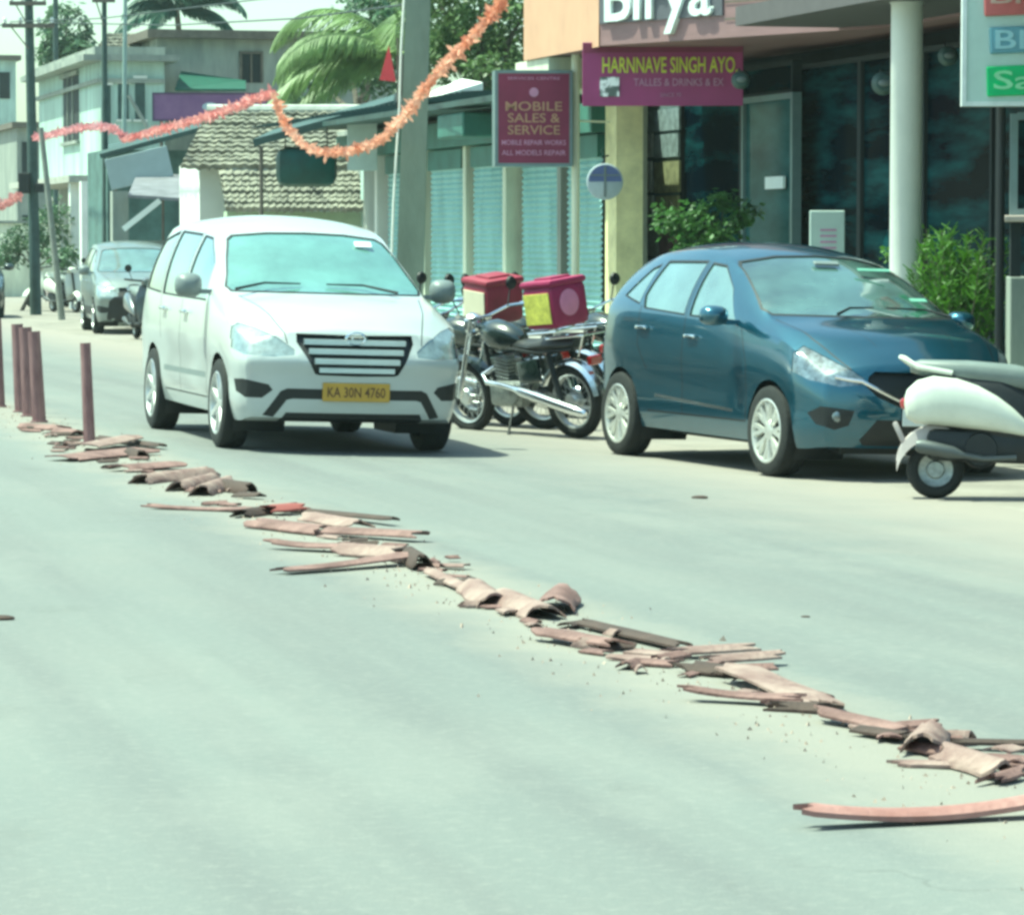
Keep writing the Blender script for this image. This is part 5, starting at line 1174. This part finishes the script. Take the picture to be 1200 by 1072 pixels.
pole('street_pole', 'faint far pole beside the round tree at the upper left', 65, -10, 66, 300, 118, .12, dpole)
CP = pole('concrete_pole', 'thick square concrete pole at the end of the shop row', 491, -30, 481, 300, 42.0, .165, conc, taper=.85, square=True)
def cable(label, pts, r, m):
    P = [at(*p) for p in pts]; mb = MB(); Q = []
    for i in range(len(P) - 1):
        for k in range(8):
            u = k / 8; Q.append(P[i].lerp(P[i + 1], u))
    Q.append(P[-1]); o0 = Q[0].copy(); mb.tube([q - o0 for q in Q], r, 5); o = mb.build('cable', m, smooth=True); o.location = o0; return tag(o, label, 'cable')
cable('white cable running down beside the concrete pole', [(474, -10, 41.7), (470, 60, 41.7), (468, 130, 41.7), (464, 190, 41.7), (461, 240, 41.7), (459, 300, 41.7)], .016, white_w)
blackw = mat('black cable', (.03, .04, .04), rough=.6)
for lb, pts in (('upper overhead wire from the utility pole to the concrete pole', [(12, 26, 79), (120, 22, 70), (300, 0, 56), (488, -22, 42)]), ('lower overhead wire crossing behind the palm', [(60, 27, 79), (200, 30, 66), (350, 22, 52), (488, 4, 42)]), ('overhead wire from the utility pole off to the left', [(14, 28, 79), (0, 30, 77), (-40, 25, 70)])):
    cable(lb, pts, .012, blackw)
# garlands of cloth petals
def garland(label, pts, r, col, col2, seed):
    P = [at(*p) for p in pts]; Q = []; rr = random.Random(seed)
    for i in range(len(P) - 1):
        p0, p1, p2, p3 = P[max(i - 1, 0)], P[i], P[i + 1], P[min(i + 2, len(P) - 1)]; n = max(3, int((p2 - p1).length / .035))
        for k in range(n):
            t = k / n; Q.append(.5 * ((2 * p1) + (p2 - p0) * t + (2 * p0 - 5 * p1 + 4 * p2 - p3) * t * t + (3 * p1 - p0 - 3 * p2 + p3) * t ** 3))
    o0 = Q[0].copy(); mb = MB(); mb.tube([q - o0 for q in Q[::3]], .006, 4)
    for j, q in enumerate(Q):
        rr_ = r * (.75 + .45 * math.sin(j * .23) ** 2)
        for k in range(8):
            a = rr.uniform(0, 6.28); u = Vector((math.cos(a), rr.uniform(-.5, .5), math.sin(a))).normalized(); v = u.cross(Vector((rr.uniform(-1, 1), 1, rr.uniform(-1, 1)))).normalized()
            c = q - o0; s_ = rr_ * rr.uniform(.5, 1.2); w_ = s_ * .3
            if rr.random() < .08: s_ *= 1.8
            mb.add([c, c + u * s_ * .6 + v * w_, c + u * s_, c + u * s_ * .6 - v * w_], [(0, 1, 2, 3)])
    m = leafmat('petal cloth ' + str(seed), col, var=.15, scale=1.1, rough=.7); rp = [n for n in m.node_tree.nodes if n.type == 'VALTORGB'][0]; rp.color_ramp.elements[1].color = (*col2, 1)
    o = mb.build('garland', m, recalc=False); o.location = o0; tag(o, label, 'garland', 'festoon garlands strung over the street')
garland('bright orange pink garland swooping from the top edge down past the concrete pole', [(606, -18, 34), (590, 2, 34.5), (548, 48, 36), (505, 95, 38), (468, 143, 40.5), (440, 167, 42), (405, 178, 44), (370, 177, 45.5), (345, 160, 46.5), (329, 135, 47.5), (320, 110, 48)], .062, (.80, .27, .15), (.88, .55, .42), 1)
garland('pink garland running left from the corner above the tiled roof', [(320, 110, 48), (300, 116, 50), (270, 128, 53), (225, 142, 57), (180, 154, 61), (146, 164, 64.5)], .065, (.78, .22, .22), (.85, .45, .42), 2)
garland('pink garland stretched level before the two storey house', [(145, 165, 64.5), (134, 151, 65), (95, 150, 69), (60, 158, 74), (41, 161, 78.4)], .068, (.78, .24, .26), (.78, .45, .48), 3)
garland('short scrap of pink garland at the far left edge', [(-12, 247, 70), (8, 238, 71), (24, 228, 72)], .09, (.65, .25, .25), (.75, .4, .38), 4)
# flag
t = thing('red_flag', 'small red pennant hanging on the concrete pole', 'flag', at(466, 96, 41.4)); mb = MB()
mb.tube([(.0, 0, -.3), (.0, 0, .5)], .01, 6); mb.build('flag_pole', brown_w, t); mb = MB(); n = 8
for i in range(n + 1):
    u = i / n
    for k in range(3): mb.v.append(Vector((-.02 - .20 * u + .03 * k * (1 - u), .02 * math.sin(u * 7 + k), .42 - .42 * u * .9 - (.42 * (1 - u)) * (k / 2) * .0 - k * .19 * (u))))
for i in range(n):
    for k in range(2): mb.f.append((i * 3 + k, (i + 1) * 3 + k, (i + 1) * 3 + k + 1, i * 3 + k + 1)); mb.mi.append(0)
mb.v = []; mb.f = []; mb.mi = []
mb.add([(-.10, 0, .42), (-.02, 0, 0), (-.21, .02, .02), (-.10, -.006, .42), (-.02, -.006, 0), (-.21, .014, .02)], [(0, 1, 2), (3, 5, 4), (0, 3, 4, 1), (1, 4, 5, 2), (2, 5, 3, 0)]); mb.build('cloth', mat('red flag cloth', (.62, .06, .08), rough=.7), t)

leafA = leafmat('broad leaf green', (.10, .16, .055), var=.55, scale=1.3)
leafB = leafmat('bright shrub green', (.085, .20, .02), var=.5, scale=3)
leafC = leafmat('dusty far green', (.09, .16, .085), var=.4, scale=.8)
leafD = leafmat('variegated shrub leaf', (.07, .16, .04), var=.6, scale=6)
frondm = leafmat('palm frond', (.20, .29, .11), var=.45, scale=1.5)
frond_f = leafmat('far palm frond', (.04, .11, .075), var=.3, scale=1.5)
bark = mat('bark', (.10, .085, .065), rough=.9, var=.3, scale=8, bump=.5)
def crown(mb, blobs, n, size, rr, droop=.3):
    tot = sum(b[3] ** 2 for b in blobs)
    for (x, y, z, r, *k) in blobs:
        ky = k[0] if k else .8
        for i in range(int(n * r * r / tot)):
            while True:
                p = Vector((rr.uniform(-1, 1), rr.uniform(-1, 1), rr.uniform(-1, 1)))
                if .25 < p.length < 1: break
            f = 1 + .35 * noise.noise(p * 2.3 + Vector((x, y, z))); p = Vector((x + p.x * r * f, y + p.y * r * f, z + p.z * r * ky * f))
            if noise.noise(p * (1.4 / max(r, .3)) + Vector((9, 4, 1))) < -.12: continue
            s_ = size * rr.uniform(.6, 1.3); a = rr.uniform(0, 6.28); u = Vector((math.cos(a), math.sin(a), rr.uniform(-.9, .4) - droop)).normalized(); v = u.cross(Vector((rr.uniform(-1, 1), rr.uniform(-1, 1), 1))).normalized()
            mb.add([p, p + u * s_ * .5 + v * s_ * .28, p + u * s_, p + u * s_ * .5 - v * s_ * .28], [(0, 1, 2, 3)])
def tree(name, label, base, blobs, n, size, lm, seed, tr=.14, cat='tree', grp=None):
    rr = random.Random(seed); t = thing(name, label, cat, base, 0, grp); mb = MB(); c = Vector((sum(b[0] for b in blobs) / len(blobs), 0, min(b[2] - b[3] * .5 for b in blobs)))
    mb.tube([(0, 0, -.05), c * .5 + Vector((.1, 0, 0)), c], [tr, tr * .8, tr * .6], 9)
    for b_ in blobs: q = Vector(b_[:3]); mb.tube([c * .9, c.lerp(q, .5) + Vector((rr.uniform(-.1, .1), 0, .1)), q + Vector((0, 0, b_[3] * .3))], [tr * .5, tr * .3, tr * .08], 6)
    mb.build('trunk', bark, t, smooth=True); mb = MB(); crown(mb, blobs, n, size, rr); mb.build('crown', lm, t, recalc=False); return t
def gb(x, Z, y=0): p = at(x, 300, Z); return Vector((p.x, p.y, gz(ds(p)[0])))
def rel(base, x, y, Z): return tuple(at(x, y, Z) - base)
def blob(base, x, y, Z, r, k=.8): return (*rel(base, x, y, Z), r, k)
B_ = gb(575, 56)
tree('broadleaf_tree', 'leafy tree rising behind the shop row and the maroon sign', B_, [blob(B_, 560, -20, 56, 1.1), blob(B_, 600, 50, 56, .62), blob(B_, 540, 40, 55.5, .6), blob(B_, 510, 10, 57, .7), blob(B_, 625, 5, 55, .65), blob(B_, 575, 85, 54.5, .38), blob(B_, 515, 70, 56, .42), blob(B_, 640, 80, 55, .3)], 11000, .13, leafA, 11)
B_ = gb(420, 70)
tree('broadleaf_tree', 'hazy tree behind the palm, left of the concrete pole', B_, [blob(B_, 440, 0, 70, .9), blob(B_, 400, 70, 72, .75), blob(B_, 450, 80, 68, .7), blob(B_, 360, 110, 74, .5), blob(B_, 470, 30, 69, .6)], 5000, .16, leafC, 12)
B_ = gb(76, 122)
tree('round_tree', 'round far tree above the two storey house', B_, [blob(B_, 78, 38, 122, .95, 1.1), blob(B_, 62, 62, 122, .6), blob(B_, 92, 58, 121, .5)], 2600, .26, leafC, 13)
B_ = gb(24, 84)
tree('roadside_bush', 'bushy shrub around the foot of the dark utility pole', B_, [blob(B_, 26, 285, 84, .5, 1), blob(B_, 60, 265, 84, .55, 1.2), blob(B_, 8, 300, 84, .35), blob(B_, 72, 300, 83, .4)], 2600, .14, leafC, 14, .05, 'shrub')
B_ = gb(826, 36.6)
tree('leafy_shrub', 'leafy shrub in front of the restaurant notice wall', B_, [blob(B_, 800, 258, 36.6, .30), blob(B_, 838, 262, 36.5, .32), blob(B_, 868, 248, 36.6, .2), blob(B_, 785, 240, 36.7, .16), blob(B_, 845, 235, 36.7, .16), blob(B_, 820, 285, 36.5, .3)], 2600, .085, leafD, 15, .03, 'shrub')
# feathery bright bush
B_ = gb(1122, 30.0); t = thing('feathery_bush', 'bright green feathery bush right of the round white pillar', 'shrub', B_); rr = random.Random(16); mb = MB(); sm = MB()
for i in range(150):
    a = rr.uniform(0, 6.28); l = rr.uniform(.9, 1.75); sp_ = rr.uniform(.05, .46); p = Vector((0, 0, .0)); dr = Vector((math.cos(a) * sp_, math.sin(a) * sp_, l)); tip = dr
    sm.tube([(0, 0, 0), dr * .5 + Vector((0, 0, .1)), tip], [.007, .005, .002], 4)
    for k in range(46):
        u = rr.uniform(.3, 1); c = dr * u + Vector((0, 0, .1 * math.sin(u * 3.1))); q = Vector((rr.uniform(-1, 1), rr.uniform(-1, 1), rr.uniform(.0, 1.1))).normalized(); s_ = rr.uniform(.05, .12); v = q.cross(Vector((rr.uniform(-1, 1), rr.uniform(-1, 1), .3))).normalized() * .009
        mb.add([c - v, c + v, c + q * s_ + v * .4, c + q * s_ - v * .4], [(0, 1, 2, 3)])
mb.build('foliage', leafB, t, recalc=False); sm.build('stem', bark, t)
B_ = gb(1066, 31.4)
tree('potted_plant', 'low plant at the foot of the round white pillar', B_, [blob(B_, 1068, 285, 31.4, .17, 1.2), blob(B_, 1052, 300, 31.4, .15)], 700, .06, leafB, 17, .02, 'plant')
# palms
def palm(name, label, base, top, nf, L, lm, seed, angles=None, wid=.05, trn=.12):
    rr = random.Random(seed); t = thing(name, label, 'palm', base); h = top - base; mb = MB(); mb.tube([(0, 0, 0), h * .5 + Vector((.2, 0, 0)), h], [trn * 1.2, trn, trn * .8], 10); mb.build('trunk', bark, t, smooth=True)
    for i in range(nf):
        a = angles[i][0] if angles and i < len(angles) else rr.uniform(0, 360); el = angles[i][1] if angles and i < len(angles) else rr.uniform(0, 70)
        ll = L * rr.uniform(.8, 1.1); dx, dy = math.cos(R(a)), math.sin(R(a)); pts = []; m = MB(); n = 26; p = h.copy(); ang = R(el)
        for k in range(n + 1):
            pts.append(p.copy()); p = p + Vector((dx * math.cos(ang), dy * math.cos(ang), math.sin(ang))) * ll / n; ang -= R(el + 75) / n * (.5 + k / n)
        m.tube(pts, [.03 * (1 - .8 * k / n) for k in range(n + 1)], 5)
        side = Vector((-dy, dx, 0))
        for k in range(2, n):
            for sg in (1, -1):
                for e in (0, .33, .66):
                    c = pts[k].lerp(pts[min(k + 1, n)], e); u = k / n; wl = ll * .22 * math.sin(math.pi * min(1, .12 + u * .88)) ** .6 + .06
                    d = (side * sg * .75 + (pts[min(k + 1, n)] - pts[k]).normalized() * .6 + Vector((0, 0, -.45 - .5 * rr.random()))).normalized() * wl; v = Vector((0, 0, 1)).cross(d).normalized() * wid * .5
                    m.add([c - v, c + v, c + d * .6 + v * .7 + Vector((0, 0, -.02)), c + d + Vector((0, 0, -.12 * wl)), c + d * .6 - v * .7], [(0, 1, 2, 3, 4)])
        m.build('frond', lm, t, recalc=False)
    return t
p = at(468, 66, 66); palm('coconut_palm', 'yellow green palm with drooping fronds left of the concrete pole', Vector((p.x + .5, p.y, 0)), p, 12, 3.1, frondm, 21, [(180, 38), (172, 20), (188, 5), (165, 55), (195, -10), (150, 30), (210, 30), (20, 40), (340, 30), (90, 60), (270, 50), (0, 10)])
p = at(207, 12, 120); palm('coconut_palm', 'far palm crown above the grey concrete house', Vector((p.x + .5, p.y, 0)), p, 14, 2.5, frond_f, 22, [(0, 40), (180, 35), (20, 15), (160, 15), (0, 65), (180, 65), (40, 80), (200, 5), (345, 55), (90, 75)], .10)
# far wood closing the street
rr = random.Random(31); mb = MB()
for i in range(70):
    s = rr.uniform(150, 230); d = rr.uniform(-30, 80); c = Vector((d, s, rr.uniform(1.5, 4.2))); crown(mb, [(c.x, c.y, c.z, rr.uniform(1.6, 3.2))], 170, .9, rr)
    crown(mb, [(c.x, c.y, 1, 2.5)], 60, .9, rr)
o = mb.build('treeline', leafC, recalc=False); o.location = P0; o.rotation_euler = (0, 0, TH); tag(o, 'far band of trees closing the end of the street', 'trees', kind='stuff')
# ------------------------------------------------------------------ camera, light
cam = bpy.data.cameras.new('camera'); co = bpy.data.objects.new('camera', cam); COL.objects.link(co)
cam.sensor_width = 36; cam.lens = F / 1200 * 36; cam.clip_start = .5; cam.clip_end = 3000
co.location = EYE; co.rotation_euler = (math.pi / 2 - PITCH, 0, 0); S.camera = co
SUN_EL = 66
sd = Vector((math.cos(R(SUN_EL)), -math.cos(R(SUN_EL)) * .12, -math.sin(R(SUN_EL))))
sun = bpy.data.lights.new('sun', 'SUN'); sun.energy = 4.5; sun.angle = R(.8); sun.color = (1, .97, .90)
so = bpy.data.objects.new('sun', sun); COL.objects.link(so); so.rotation_euler = sd.to_track_quat('-Z', 'Y').to_euler(); so.location = (0, 0, 40)
w = bpy.data.worlds.new('World'); S.world = w; w.use_nodes = True
nt = w.node_tree; bg = nt.nodes['Background']; sky = nt.nodes.new('ShaderNodeTexSky'); sky.sky_type = 'NISHITA'; sky.sun_disc = False
sky.sun_elevation = R(SUN_EL); sky.sun_rotation = math.atan2(-sd.x, -sd.y); sky.air_density = 1.0; sky.dust_density = 2.0; sky.ozone_density = 1
nt.links.new(sky.outputs[0], bg.inputs[0]); bg.inputs[1].default_value = .15
vs = S.view_settings; vs.view_transform = 'Standard'; vs.look = 'None'; vs.gamma = 1; vs.exposure = 1.03; vs.use_curve_mapping = False
try:
    vs.use_white_balance = True; vs.white_balance_temperature = 6500; vs.white_balance_tint = -25
except Exception as e: print('wb', e)
S.render.engine = 'CYCLES'; S.cycles.use_denoising = True; S.cycles.max_bounces = 6; S.cycles.volume_bounces = 0
S.cycles.pixel_filter_type = 'BLACKMAN_HARRIS'; S.cycles.filter_width = 3.2; S.cycles.sample_clamp_indirect = 5
# haze
hz = bpy.data.materials.new('haze'); hz.use_nodes = True; hn = hz.node_tree; hn.nodes.remove(hn.nodes['Principled BSDF']); pv = hn.nodes.new('ShaderNodeVolumePrincipled'); pv.inputs['Color'].default_value = (.80, .95, .90, 1); pv.inputs['Density'].default_value = .00035; pv.inputs['Anisotropy'].default_value = .2
hn.links.new(pv.outputs[0], [n for n in hn.nodes if n.type == 'OUTPUT_MATERIAL'][0].inputs['Volume'])
mb = MB(); mb.box(-120, 120, -25, 420, -1.2, 16); ho = mb.build('haze', hz); ho['kind'] = 'stuff'
